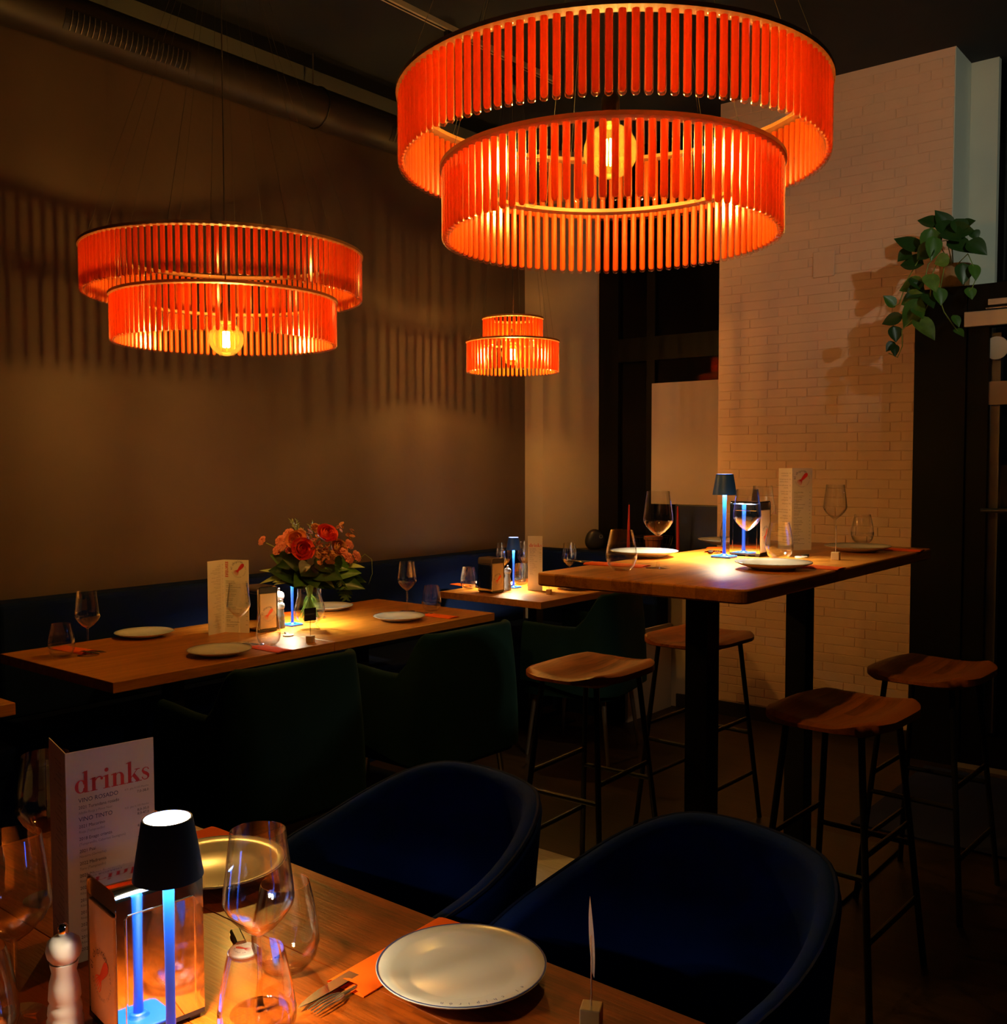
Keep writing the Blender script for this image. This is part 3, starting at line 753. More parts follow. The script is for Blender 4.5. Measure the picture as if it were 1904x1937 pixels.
def tumbler(loc, label, s=1.0):
    t = thing('tumbler', label, 'glass', loc, 0, 'stemless tumblers'); t.scale = (s, s, s)
    bowl = [(0, .0006), (.022, .0006), (.030, .004), (.041, .018), (.0465, .038), (.0465, .048), (.043, .075), (.037, .105), (.033, .122), (.0322, .122), (.036, .105), (.042, .075), (.0455, .048), (.0455, .038), (.040, .019), (.029, .006), (.0, .004)]
    part('bowl', 'tb', lambda mb: mb.lathe(bowl[4:-5], 40), 'glass', t, True, angle=60)
    part('glass_base', 'tb', lambda mb: mb.lathe(bowl[:5] + bowl[-5:], 40), 'glass', t, True, angle=60)
    return t
def plate(loc, label, rz=0.0, r=.116):
    t = thing('plate', label, 'plate', loc, rz, 'white plates'); k = r/.116
    def f(mb): mb.lathe([(0, .004), (.055, .004), (.060, .001), (.064, .001), (.068, .004), (.095, .012), (.1145, .0195), (.116, .0215), (.1145, .0225), (.094, .0165), (.075, .0115), (.068, .009), (.0, .0085)], 64, M=Matrix.Scale(k, 4))
    part('dish', ('pl', r), f, 'porcelain', t, True, angle=60)
    part('rim_line', ('pl', r), lambda mb: mb.lathe([(.1128*k, .02235*k), (.1146*k, .02275*k), (.1152*k, .0225*k)], 64), 'rim_blue', t)
    def pr(mb):
        pg = Page((0, 0, .0), (1, 0, 0), (0, 0, 1), (0, 1, 0))
        for i, ch in enumerate('el chipirón'):
            if ch == ' ': continue
            a = R(100-1.9*5.5*(i-5)/1.6); rr = .099*k; zz = .0178*k
            pg2 = Page((0, 0, zz+.0012), (1, 0, 0), (0, 0, 1), (0, 1, 0)); pg2.text(mb, ch, rr*math.cos(a), rr*math.sin(a), .0085, 'C', a-math.pi/2)
    part('rim_print', ('pl', r), pr, 'print_navy', t, False)
    return t
def napkin(loc, rz, label, ln=.22, wd=.072):
    """paper pouch along local x, cutlery leaving at -x"""
    t = thing('napkin_pouch', label, 'napkin', loc, rz, 'orange napkin pouches')
    def pouch(mb):
        n = 15
        def f(u, v):
            x = -ln/2+ln*u; y = wd*(v-.5); b = .0055*(1-(2*v-1)**4)*(1-.55*u)+.001
            if u == 0 and 0.2 < v < .8: x += .010
            return (x, y, .0012+b)
        mb.grid(f, n, 11)
        mb.grid(lambda u, v: (-ln/2+ln*u, wd*(.5-v), .0006), n, 3)
        for s_ in (-1, 1): mb.grid(lambda u, v: (-ln/2+ln*u, s_*wd*.5, .0006+.0016*v), n, 2)
    part('paper', ('np', ln, wd), pouch, 'orange_paper', t, True)
    def knife(mb):
        mb.grid(lambda u, v: (-ln/2+.03-.105*u, .013+(.009*(1-u**4)+.0004)*(v*2-1)-.004*u*u, .0075), 12, 5)
        mb.grid(lambda u, v: (-ln/2+.03-.105*u, .013-(.009*(1-u**4)+.0004)*(v*2-1)-.004*u*u, .0060), 12, 5)
    part('knife', ('np', ln), knife, 'brushed_steel', t, True)
    def fork(mb):
        mb.tube([(-ln/2+.06, -.012, .004), (-ln/2-.0, -.012, .0055), (-ln/2-.022, -.012, .006)], [.0035, .003, .004], 8, flat=.5)
        for k in range(4):
            y = -.012+(k-1.5)*.0056
            mb.tube([(-ln/2-.018, -.012+(k-1.5)*.0025, .006), (-ln/2-.030, y, .0075), (-ln/2-.052, y, .0085), (-ln/2-.070, y, .0065)], [.0019, .0016, .0014, .0008], 6)
    part('fork', ('np', ln), fork, 'brushed_steel', t, True)
    return t
def table_lamp(loc, rz, label, h=.284, led='led_down'):
    t = thing('table_lamp', label, 'table lamp', loc, rz, 'blue cordless table lamps')
    def base(mb): mb.prism(rrect(-.035, .035, -.035, .035, .009), 0, .008); mb.lathe([(.0, .0135), (.010, .0135), (.012, .010), (.014, .008)], 20)
    part('base', 'tl', base, 'lamp_blue', t, True, bevel=.0015)
    part('post', 'tl', lambda mb: mb.lathe([(.0065, .012), (.0055, .05), (.0058, .12), (.0075, h-.03)], 20), 'lamp_blue', t)
    sh = part('shade', 'tl', lambda mb: mb.lathe([(.0405, h-.070), (.0295, h-.003), (.0285, h), (.0265, h), (.0275, h-.005), (.0395, h-.070), (.0405, h-.070)], 48), 'lamp_navy', t)
    part('lamp_head', 'tl', lambda mb: mb.lathe([(0, h-.050), (.0085, h-.050), (.0272, h-.044), (.0272, h-.010), (0, h-.010)], 32), 'lamp_navy', t)
    part('led_disc', ('tl', led), lambda mb: mb.lathe([(.0255, h-.0505), (.0125, h-.0505)], 24), led, t, False)
    part('top_light', 'tl', lambda mb: mb.lathe([(0, h-.004), (.0268, h-.004)], 32), 'led_top', sh, False)
    return t
def dispenser(loc, rz, label):
    """chrome box; napkin faces on local -y and +y (x wide .09), mirror faces on -x/+x"""
    t = thing('napkin_dispenser', label, 'napkin dispenser', loc, rz, 'chrome napkin dispensers')
    wx, wy, h = .046, .055, .19
    # bent chrome loop: side plate, top, side plate
    def loop(mb):
        r = .012; prof = []
        prof.append((-wx, .012))
        for k in range(5): a = R(180-90*k/4); prof.append((-wx+r+r*math.cos(a), h-r+r*math.sin(a)))
        for k in range(5): a = R(90-90*k/4); prof.append((wx-r+r*math.cos(a), h-r+r*math.sin(a)))
        prof.append((wx, .012)); n = len(prof)
        vs = [(x, y, z) for y in (-wy, wy) for x, z in prof]; fs = [(i, i+1, n+i+1, n+i) for i in range(n-1)]
        pin = [(x*.965, z-.0015 if z > .1 else z) for x, z in prof]
        vs += [(x, y, z) for y in (-wy, wy) for x, z in pin]; o = 2*n
        fs += [(o+i, o+n+i, o+n+i+1, o+i+1) for i in range(n-1)]
        fs += [(i, o+i, o+i+1, i+1) for i in range(n-1)] + [(n+i, n+i+1, o+n+i+1, o+n+i) for i in range(n-1)]
        mb.add(vs, fs)
    part('chrome_body', 'dp', loop, 'chrome', t, True, angle=30)
    for s_ in (-1, 1):
        part('rib_frame', ('dp', s_), lambda mb: (lambda X: mb.tube([(X, -wy+.011, .02), (X, -wy+.011, h-.034), (X, -wy+.014, h-.031), (X, wy-.014, h-.031), (X, wy-.011, h-.034), (X, wy-.011, .02)], .0015, 6))(s_*(wx+.0002)), 'chrome', t, True)
    part('base_plate', 'dp', lambda mb: mb.box(-wx, wx, -wy, wy, .006, .012), 'black_plastic', t, False)
    for s_ in (-1, 1):
        part('foot', ('dp', s_), lambda mb: mb.box(-wx+.004, wx-.004, s_*(wy-.011)-.007, s_*(wy-.011)+.007, 0, .006), 'black_plastic', t, False)
    for s_ in (-1, 1):
        rzz = 0 if s_ < 0 else math.pi
        n_ = part('napkin_stack', 'dp', lambda mb: mb.box(-wx*.86, wx*.86, -wy-.001, -.004, .014, h-.030), 'napkin_paper', t, False, bevel=.002, rot=(0, 0, rzz))
        part('face_frame', 'dp', lambda mb: mb.box(-wx*.96, wx*.96, -wy+.002, -wy+.006, h-.028, h-.004), 'dark_mill', t, False, rot=(0, 0, rzz))
        red, ink, grey = MB(), MB(), MB()
        emblem(Page((0, -wy-.001, .073), (1, 0, 0), (0, -1, 0), eps=.0005), 0, 0, .030, red, ink, grey)
        for nm, mb_, mt in (('emblem_squid', red, 'print_orange'), ('emblem_name', ink, 'print_navy'), ('emblem_words', grey, 'print_grey')):
            k = ('dp', nm)
            if k not in CACHE: CACHE[k] = mb_.mesh(nm, mt)
            o = bpy.data.objects.new(nm, CACHE[k]); COL.objects.link(o); o.parent = n_
    return t
def mill(loc, label, body, h=.17, s=1.0):
    t = thing('spice_mill', label, 'mill', loc, 0, 'spice mills'); t.scale = (s, s, s)
    pr = [(0, 0), (.026, 0), (.027, .004), (.027, .022), (.0245, .026), (.0255, .034), (.0245, .044), (.0215, .050), (.0240, .056), (.0225, .078), (.0180, .096), (.0205, .108), (.0205, .112), (.0, .112)]
    part('body', ('ml', body), lambda mb: mb.lathe(pr, 32), body, t, True, angle=50)
    part('cap', ('ml', body), lambda mb: mb.lathe([(0, .1125), (.018, .1125), (.024, .121), (.026, .131), (.0235, .144), (.015, .151), (.0, .153)], 32), body if body != 'dark_mill' else 'grey_mill', t, True, angle=50)
    part('knob', ('ml', body), lambda mb: mb.lathe([(.006, .152), (.008, .156), (.008, .166), (.005, .170), (0, .171)], 16), 'chrome', t, True, angle=50)
    return t
def card_holder(loc, rz, label, card='tilt'):
    t = thing('card_holder', label, 'card holder', loc, rz, 'wooden block card holders')
    part('wood_block', 'ch', lambda mb: mb.box(-.013, .013, -.013, .013, 0, .026), 'light_wood', t, False, bevel=.0015)
    part('wire_stick', 'ch', lambda mb: mb.tube([(0, 0, .022), (.0, 0, .115)], .0012, 8), 'brushed_steel', t)
    return t
def drinks_menu(o, u, n, w, h, label, second=None, kind='drinks', group='folded paper menus'):
    """standing folded card. o bottom-left corner of the printed page, u along the page, n facing normal; second=(far corner of the other leaf)"""
    o, u, n = Vector(o), Vector(u).normalized(), Vector(n).normalized()
    t = thing('folded_menu', label, 'menu', o, 0, group); th = .0012
    z = Vector((0, 0, 1))
    def leaf(uu, nn, ww, name):
        a = [Vector((0, 0, 0)), uu*ww, uu*ww+z*h, z*h]; b = [p-nn*th for p in a]
        return MB().add(a+b, [(0, 1, 2, 3), (7, 6, 5, 4), (0, 4, 5, 1), (1, 5, 6, 2), (2, 6, 7, 3), (3, 7, 4, 0)]).build(name, 'card_paper', t)
    lf = leaf(u, n, w, 'page'); pg = Page((0, 0, 0), u, n)
    red, ink, navy, grey = MB(), MB(), MB(), MB()
    if kind == 'drinks':
        sz = w*.150
        serif_print(pg, red, 'drinks', w*.10, h-.058*h/.3-.002, sz, sx=.98)
        s1 = w*.050
        rows = [('VINO ROSADO', 1, '7,0-38,0'), ('2021 Turandana rosado', 0, ''), ('Albillo Rioja y Pinot Noir', -1, ''), ('', -1, ''), ('VINO TINTO', 1, '8,0-30,0'), ('2021 Macorino', 0, '8,0-47,0'), ('Rioja (Tempranillo)', -1, ''), ('', -1, '')]
        for a_, b_, c_ in (('2018 Enago crianza', '(Tempranillo, Cabernet Sauvignon)', '8,5-50,0'), ('2021 Psai', 'Navarra (Garnacha)', '9,0-52,0'), ('2022 Madremia', 'Toro (Tempranillo)', '9,0-53,0'), ('2021 Pilares de cementerio', 'Rioja (Garnacha)', '9,5-55,0'), ('2021 Trya Mauro', 'Ribera del Duero (Tempranillo)', ''), ('2018 Pruno crianza', 'Ribera del Duero (Tempranillo)', ''), ('2015 Altanza gran reserva', 'Rioja (Tempranillo)', ''), ('2020 Clunia', 'Castilla y Leon (Tempranillo)', ''), ('2019 Psi', 'Ribera del Duero', ''), ('2020 Pintia', 'Toro (Tempranillo)', '')):
            rows += [(a_, 0, c_), (b_, -1, ''), ('', -2, '')]
        y = h*.757
        for txt, lv, pr in rows:
            if lv == -2: y -= s1*.50; continue
            if txt == '': y -= s1*.5; continue
            if lv == 1: hd = MB(); pg.text(hd, txt, w*.13, y, s1*1.42, sx=.92); hd.build('heading', 'print_navy', lf); pg.text(grey, '0,2l  glas 0,125l Flasche', w*.93, y+s1*.5, s1*.6, 'R')
            else: pg.text(ink if lv == 0 else grey, txt, w*.13, y, s1*(1.05 if lv == 0 else .82), sx=.9)
            if pr: pg.text(ink, pr, w*.93, y-(s1*.6 if lv == 1 else 0), s1*.85, 'R')
            y -= s1*(1.5 if lv == 1 else 1.15)
            if y < .012: break
    else:
        emblem(pg, w*(.60 if kind == 'menu' else .5), h*.865, w*(.30 if kind == 'menu' else .37), red, navy, grey)
        if kind == 'menu': hd = MB(); serif_print(pg, hd, 'menu', w*.05, h*.975, w*.125, -math.pi/2, .95); hd.build('heading', 'print_red', lf)
        menu_lines(pg, ink, w, h*.70, .015, w*.052)
    for nm, mb_, mt in (('red_print', red, 'print_red'), ('black_print', ink, 'print_ink'), ('blue_print', navy, 'print_navy'), ('grey_print', grey, 'print_grey')):
        if mb_.f: mb_.build(nm, mt, lf)['kind'] = 'stuff'
    if second is not None:
        d = Vector(second)-o; d.z = 0; w2 = d.length; u2 = d.normalized(); n2 = Vector((u2.y, -u2.x, 0))
        if n2.dot(-o) < 0: n2 = -n2
        l2 = leaf(u2, n2, w2, 'leaf'); ink2 = MB()
        uu = u2 if Vector((0, 0, 1)).cross(n2).dot(u2) > 0 else -u2
        pg2 = Page((0, 0, 0) if uu == u2 else u2*w2, uu, n2); menu_lines(pg2, ink2, w2, h*.93, .015, w2*.05 if w2 > .08 else w2*.09, 'R')
        ink2.build('black_print', 'print_grey', l2)['kind'] = 'stuff'
    return t

# ------------------------------------------------------------------ high bar table setting
b = lambda x, y: P(x, y, ZB)
wine_glass(b(1244, 1075), 'wine glass before the red candles on the bar table')
wine_glass(b(1412, 1062), 'wine glass shining right in front of the chrome dispenser on the bar table')
wine_glass(b(1441, 1038), 'wine glass showing only its rim behind the bar table dispenser')
wine_glass(b(1578, 1031), 'wine glass behind the stick card holder on the bar table, against brick')
tumbler(b(1175, 1079), 'tumbler at the bar table corner beside an orange pouch')
tumbler(b(1473, 1057), 'tumbler glowing yellow between plate and dispenser on the bar table')
tumbler(b(1630, 1028), 'tumbler against the brick near the far end of the bar table', .95)
tumbler(b(1383, 1037), 'tumbler beside the blue lamp, behind the bar dispenser', .95)
plate(b(1462, 1076), 'white plate before the yellow-glowing tumbler on the bar table', R(35))
plate(b(1218, 1053), 'white plate behind the wine glass on the bar table, opposite the navy chairs', R(200))
plate(b(1621, 1043), 'white plate behind the card holder at the far end of the bar table', R(20))
plate(P(1376, 1030, ZB), 'white plate mostly hidden behind the blue lamp on the bar table', R(190))
napkin(b(1146, 1068)+Vector((.0, -.04, 0)), R(-82), 'orange pouch beside the corner tumbler on the bar table', .20)
napkin(b(1546, 1074), R(-90), 'orange pouch next to the bottle opener side of the bar table plate', .15)
napkin(b(1700, 1041), R(-85), 'orange pouch at the far end of the bar table', .16)
napkin(b(1360, 1039)+Vector((-.05, -.01, 0)), R(25), 'orange pouch behind the blue lamp on the bar table', .20)
table_lamp(b(1369, 1055), R(0), 'navy-shaded blue cordless lamp lighting the bar table')
dispenser(b(1425, 1053)+Vector((.03, .028, 0)), R(2), 'mirror-like chrome napkin dispenser on the bar table')
q0, q1 = b(1496, 1041), b(1535, 1041)
pu = Vector((math.cos(R(-40)), math.sin(R(-40)), 0)); pn = Vector((-math.sin(R(40)), -math.cos(R(40)), 0))
drinks_menu(q0, pu, pn, .080, .302, 'folded menu with red squid emblem standing on the bar table', q0+Vector((.039, .069, 0)), 'squid')
card_holder(b(1580, 1059), R(10), 'wooden block with wire stick on the bar table')
def opener(loc, rz, label):
    t = thing('bottle_opener', label, 'bottle opener', loc, rz)
    part('disc', 'op', lambda mb: mb.lathe([(0, .0), (.021, .0), (.022, .0025), (.0205, .005), (0, .0052)], 32), 'white_paper', t)
    part('handle', 'op', lambda mb: mb.box(.016, .065, -.008, .008, .0005, .008), 'black_plastic', t, False, bevel=.003)
    red, ink, grey = MB(), MB(), MB(); emblem(Page((0, 0, .0052), (1, 0, 0), (0, 0, 1), (0, 1, 0), .0004), 0, 0, .013, red, ink, grey)
    for nm, mb_, mt in (('emblem_squid', red, 'print_red'), ('emblem_name', ink, 'print_navy'), ('emblem_words', grey, 'print_grey')): mb_.build(nm, mt, t)
    return t
opener(b(1515, 1055), R(5), 'round white bottle opener with black handle on the bar table')

# ------------------------------------------------------------------ low tables along the bench
l = lambda x, y: P(x, y, ZT)
wine_glass(l(167, 1240), 'wine glass beside a tumbler at the outer end of the menu table')
wine_glass(l(452, 1217), 'wine glass in front of the tall folded menu')
wine_glass(l(770, 1157), 'wine glass before the blue bench on the bouquet table')
tumbler(l(117, 1243), 'tumbler over an orange pouch at the outer end of the menu table')
tumbler(l(508, 1221), 'tumbler in front of the napkin dispenser on the menu table')
tumbler(l(816, 1156), 'tumbler beside the orange pouch on the bouquet table')
plate(l(273, 1204), 'white plate on the bench side of the menu table', R(190))
plate(l(415, 1238), 'white plate on the chair side of the menu table', R(60))
plate(l(755, 1173), 'white plate on the chair side of the bouquet table', R(60))
plate(l(622, 1153), 'white plate half hidden by the bouquet vase', R(190))
napkin(l(140, 1230), R(95), 'orange pouch under the tumbler on the menu table', .20)
napkin(l(511, 1228), R(-88), 'orange pouch beside the plate on the chair side of the menu table', .17)
napkin(l(832, 1166), R(-88), 'orange pouch on the bouquet table near the corner table', .17)
napkin(l(575, 1172)+Vector((.08, .12, 0)), R(85), 'orange pouch behind the bouquet vase', .20)
table_lamp(l(553, 1183), R(0), 'navy-shaded blue cordless lamp tucked under the bouquet leaves')
dispenser(l(502, 1196)+Vector((.02, .055, 0)), R(-4), 'chrome napkin dispenser between the tall menu and the bouquet')
mill(l(529, 1190)+Vector((.02, .02, 0)), 'dark spice mill beside the bouquet table lamp', 'dark_mill', s=.72)
mill(l(541, 1184)+Vector((.005, .055, 0)), 'grey round-topped spice mill behind the dark mill', 'dark_mill', s=.95)
m0 = Vector((2.486, 3.512, ZT)); mr = Vector((2.535, 3.415, ZT)); mlf = Vector((2.393, 3.492, ZT))
uu = (mr-m0).normalized()
drinks_menu(m0, uu, (-uu.y*-1 if False else -abs(uu.y), -abs(uu.x), 0), .110, .302, 'tall folded menu card with text columns on the oak table', mlf, 'menu')
ch = card_holder(l(587, 1215), R(15), 'wooden block holding a small black card before the vase')
part('sign_card', 'chc', lambda mb: mb.box(-.026, .026, -.0008, .0008, .085, .135), 'black_card', ch, False, rot=(0, 0, R(-25)))
sg = MB(); Page((-.022, -.0008, .108), (1, 0, 0), (0, -1, 0)).text(sg, 'RESERVIERT', 0, 0, .0085); so = sg.build('sign_lettering', 'print_grey', ch); so.rotation_euler = (0, 0, R(-25))
opener(l(545, 1203), R(60), 'round white bottle opener lying before the bouquet lamp')

# bouquet and vase
vz = l(586, 1191)
vs_ = thing('glass_vase', 'clear footed glass vase with water holding the bouquet', 'vase', vz)
MB().lathe([(0, .001), (.042, .001), (.044, .006), (.034, .014), (.026, .022), (.034, .030), (.052, .045), (.062, .070), (.064, .090), (.058, .115), (.050, .145), (.050, .185), (.053, .205), (.0515, .205), (.0485, .185), (.0485, .145), (.0565, .115), (.0625, .09), (.060, .07), (.05, .047), (.03, .032), (0, .030)], 48).build('vase_body', 'vase_glass', vs_, smooth=True, angle=60)
MB().lathe([(0, .034), (.030, .035), (.049, .048), (.059, .071), (.0612, .09), (.056, .112), (0, .112)], 40).build('water', 'water', vs_, smooth=True, angle=50)
bq = thing('flower_bouquet', 'bouquet of coral roses, pink carnations and dark leaves in the vase', 'bouquet', vz+Vector((0, 0, .0)))
CAMH = Vector((-vz.x, -vz.y, 0)).normalized(); SIDE = Vector((-CAMH.y, CAMH.x, 0))   # toward camera, and to image right
if SIDE.dot(RT) < 0: SIDE = -SIDE
DEP = (Vector((vz.x, vz.y, vz.z))-Vector((0, 0, H))).dot(_f)
def bp(x, y, toward=0.0):           # bouquet-local point seen at pixel x,y, `toward` metres nearer the viewer
    d = ray(x, y); p = Vector((0, 0, H)) + d*(DEP-toward); return p-bq.location
rf = random.Random(5)
def rose(mb, c, r, axis):
    axis = Vector(axis).normalized(); q = axis.to_track_quat('Z', 'Y').to_matrix().to_4x4(); Mx = Matrix.Translation(c) @ q
    for n, rr, z1, ins, ph in ((3, .30, .62, .35, 0), (4, .52, .60, .25, .5), (5, .76, .50, .12, .2), (6, .98, .30, -.10, .7)):
        for k in range(n):
            a0 = 2*math.pi*(k+ph)/n; wid = 2*math.pi/n*.66
            def f(u, v):
                a = a0+wid*(u-.5)*2*(.55+.45*v**.6)*.9
                prof = math.sin(min(1, v*1.25)*math.pi/2)*(1-ins*max(0, v-.6)/.4*1.0)
                edge = 1+.05*(abs(u-.5)*2)**2*(1 if k % 2 else -1)
                z = -.55+(z1+.55)*v - .10*(2*u-1)**2*v
                return Mx @ Vector((r*rr*prof*edge*math.cos(a), r*rr*prof*edge*math.sin(a), r*z))
            mb.grid(f, 7, 7)
def carnation(mb, c, r, axis):
    axis = Vector(axis).normalized(); q = axis.to_track_quat('Z', 'Y').to_matrix().to_4x4(); Mx = Matrix.Translation(c) @ q
    for ring in range(4):
        n = 7; rr = r*(1-.22*ring)
        for k in range(n):
            a0 = 2*math.pi*(k+ring*.37)/n
            def f(u, v):
                a = a0+(u-.5)*.95; zig = .10*math.sin(u*math.pi*5)*v
                return Mx @ Vector((rr*v*(1+zig)*math.cos(a), rr*v*(1+zig)*math.sin(a), r*(.12*ring+.35*v-.25*v*v+.1*math.sin(u*9)*v)))
            mb.grid(f, 6, 4)
def leafm(mb, base, tip, width, droop=.15, up=(0, 0, 1), fold=.15, nseg=8, tipness=1.0):
    base, tip, up = Vector(base), Vector(tip), Vector(up); d = tip-base; L_ = d.length; t = d.normalized()
    s_ = t.cross(up); s_ = s_.normalized() if s_.length > 1e-4 else t.orthogonal().normalized(); n = s_.cross(t)
    def f(u, v):
        w = width*.5*(math.sin(math.pi*min(1, u**.75))**.9)*(1-.25*u*tipness) if 0 < u < 1 else 0.0
        x = (v*2-1); return base+d*u+s_*x*w + n*(fold*abs(x)*w*1.2) + n*(-droop*L_*(u*u)+droop*L_*.5*u)
    mb.grid(f, nseg+1, 5)
def heart(mb, base, tip, width, up, curl):
    base, tip, up = Vector(base), Vector(tip), Vector(up).normalized(); d = tip-base; t = d.normalized(); s_ = t.cross(up)
    s_ = s_.normalized() if s_.length > 1e-4 else t.orthogonal().normalized(); n = s_.cross(t); L_ = d.length
    prof = [0, .72, .97, 1.0, .93, .78, .55, .28, 0]; k = len(prof)
    def f(u, v):
        i = u*(k-1); i0 = min(int(i), k-2); w = (prof[i0]*(1-i+i0)+prof[i0+1]*(i-i0))*width*.5; x = 2*v-1
        back = -.12*L_*abs(x)*(1-u)**4
        return base+d*u+t*back+s_*x*w+n*(abs(x)*w*.35-curl*L_*u*u)
    mb.grid(f, 9, 5)
for (x, y, rad, mt, tw, ax) in ((572, 1040, .050, 'rose_coral', .10, (.15, 0, .35)), (618, 1010, .046, 'rose_coral', .04, (.35, .1, .7)), (560, 1022, .046, 'rose_peach', .07, (-.25, 0, .75)), (640, 1036, .040, 'snap_orange', .03, (.5, 0, .6))):
    c = bp(x, y, tw); mb = MB(); rose(mb, c, rad*.92, CAMH*.75+SIDE*ax[0]+Vector((0, 0, ax[2]))); mb.build('rose', mt, bq, smooth=True, angle=60)
for (x, y, rad, tw) in ((496, 1023, .022, .02), (530, 1022, .024, .05), (526, 1040, .026, .06), (546, 1010, .026, .03), (658, 1055, .028, .06), (674, 1052, .026, .03), (660, 1030, .024, .0), (650, 1045, .022, .05), (548, 1040, .020, .07), (534, 1034, .022, .08)):
    mb = MB(); carnation(mb, bp(x, y, tw), rad, CAMH*.6+SIDE*(x-585)/110+Vector((0, 0, .5))); mb.build('carnation', 'carnation_pink', bq, smooth=True)
for (x, y, tw) in ((597, 1005, .03), (590, 1020, .05), (606, 1030, .06), (612, 1048, .08), (625, 1052, .09), (632, 1062, .08), (600, 1047, .09), (584, 1008, .02), (645, 1000, -.02), (664, 1012, -.01), (594, 995, .02), (612, 1060, .10), (621, 1040, .06), (571, 1013, .02)):
    mb = MB()
    for k in range(5):
        o_ = Vector((rf.uniform(-.018, .018), rf.uniform(-.018, .018), rf.uniform(-.016, .022))); carnation(mb, bp(x, y, tw)+o_, rf.uniform(.009, .015), (rf.uniform(-1, 1), rf.uniform(-1, 1), .6)+CAMH*0 if False else Vector((rf.uniform(-1, 1), rf.uniform(-1, 1), .6)))
    mb.build('snapdragon', 'snap_orange', bq, smooth=True)
LEAVES = [((575, 1075), (517, 1052), .075), ((578, 1085), (515, 1080), .085), ((580, 1090), (535, 1098), .085), ((585, 1085), (560, 1105), .075), ((588, 1080), (598, 1108), .080), ((592, 1075), (640, 1092), .080), ((598, 1080), (672, 1082), .075), ((600, 1085), (680, 1110), .075), ((605, 1075), (684, 1100), .070), ((595, 1085), (630, 1112), .075), ((572, 1070), (540, 1058), .070), ((590, 1075), (570, 1090), .080), ((600, 1060), (655, 1072), .075), ((575, 1060), (530, 1070), .070), ((580, 1075), (585, 1100), .085), ((610, 1080), (655, 1100), .075), ((585, 1080), (610, 1100), .08)]
for k, ((x0, y0), (x1, y1), wd) in enumerate(LEAVES):
    mb = MB(); tw = rf.uniform(.03, .12); heart(mb, bp(x0, y0, .01), bp(x1, y1, tw)+(bp(x1, y1, tw)-bp(x0, y0, .01))*.12, wd*1.30, CAMH+Vector((0, 0, .4)), rf.uniform(-.05, .15)); mb.build('leaf', 'leaf_dark' if k % 3 else 'leaf_mid', bq, smooth=True, angle=80)
for (x0, y0), (x1, y1) in (((540, 1082), (491, 1077)), ((540, 1088), (490, 1102)), ((545, 1095), (516, 1100)), ((655, 1070), (688, 1071)), ((610, 1090), (632, 1110)), ((560, 1095), (518, 1104))):
    mb = MB(); leafm(mb, bp(x0, y0, .05), bp(x1, y1, .09), .024, .25, up=CAMH+Vector((0, 0, .6))); mb.build('pale_leaf', 'leaf_light', bq, smooth=True, angle=80)
for k in range(11):                      # feathery sprigs hanging at the side
    x0, y0 = rf.uniform(622, 655), rf.uniform(1075, 1095); x1, y1 = x0+rf.uniform(2, 30), y0+rf.uniform(22, 48); mb = MB()
    a_, c_ = bp(x0, y0, .04), bp(x1, y1, rf.uniform(.02, .1)); mb.tube([a_, a_.lerp(c_, .5)+Vector((0, 0, .006)), c_], .0012, 5)
    for j in range(6):
        q_ = a_.lerp(c_, .25+.14*j)
        for s_ in (-1, 1): leafm(mb, q_, q_+SIDE*s_*.018+Vector((0, 0, -.014))+CAMH*.006, .010, .1, up=CAMH)
    mb.build('sprig', 'leaf_mid', bq, smooth=True, angle=80)
for k in range(9):                       # grass flowers on top
    mb = MB(); a_ = bp(rf.uniform(560, 600), 1040, 0); c_ = bp(rf.uniform(548, 598), rf.uniform(983, 1003), rf.uniform(-.03, .05)); mb.tube([a_, c_], .0011, 5)
    for j in range(8):
        q_ = a_.lerp(c_, .75+.035*j); leafm(mb, q_, q_+Vector((rf.uniform(-.014, .014), rf.uniform(-.014, .014), .010)), .004, 0, up=CAMH)
    mb.build('grass_flower', 'leaf_light', bq, smooth=True, angle=80)
mb = MB(); mb.tube([bp(660, 1075, .02), bp(690, 1048, .03), bp(703, 1058, .03), bp(704, 1085, .03), bp(697, 1105, .03)], [.0014, .0012, .0012, .001, .0006], 5); mb.build('grass_blade', 'stem_green', bq, smooth=True)
mb = MB(); mb.tube([bp(560, 1070, .02), bp(520, 1035, .02), bp(503, 1027, .02)], .0018, 6); mb.build('flower_stem', 'stem_green', bq, smooth=True)
for k in range(26):
    a = 2*math.pi*k/26+rf.uniform(-.1, .1); rl = rf.uniform(.012, .052)
    p0 = Vector((rl*math.cos(a), rl*math.sin(a), rf.uniform(.038, .06))) if rl < .045 else Vector((.045*math.cos(a), .045*math.sin(a), .056))
    p1 = Vector((-.012*math.cos(a), -.012*math.sin(a), .165)); p2 = Vector((-.03*math.cos(a), -.03*math.sin(a), .24))
    MB().tube([p0, p1, p2], .0026, 6).build('flower_stem', 'stem_green', bq, smooth=True)

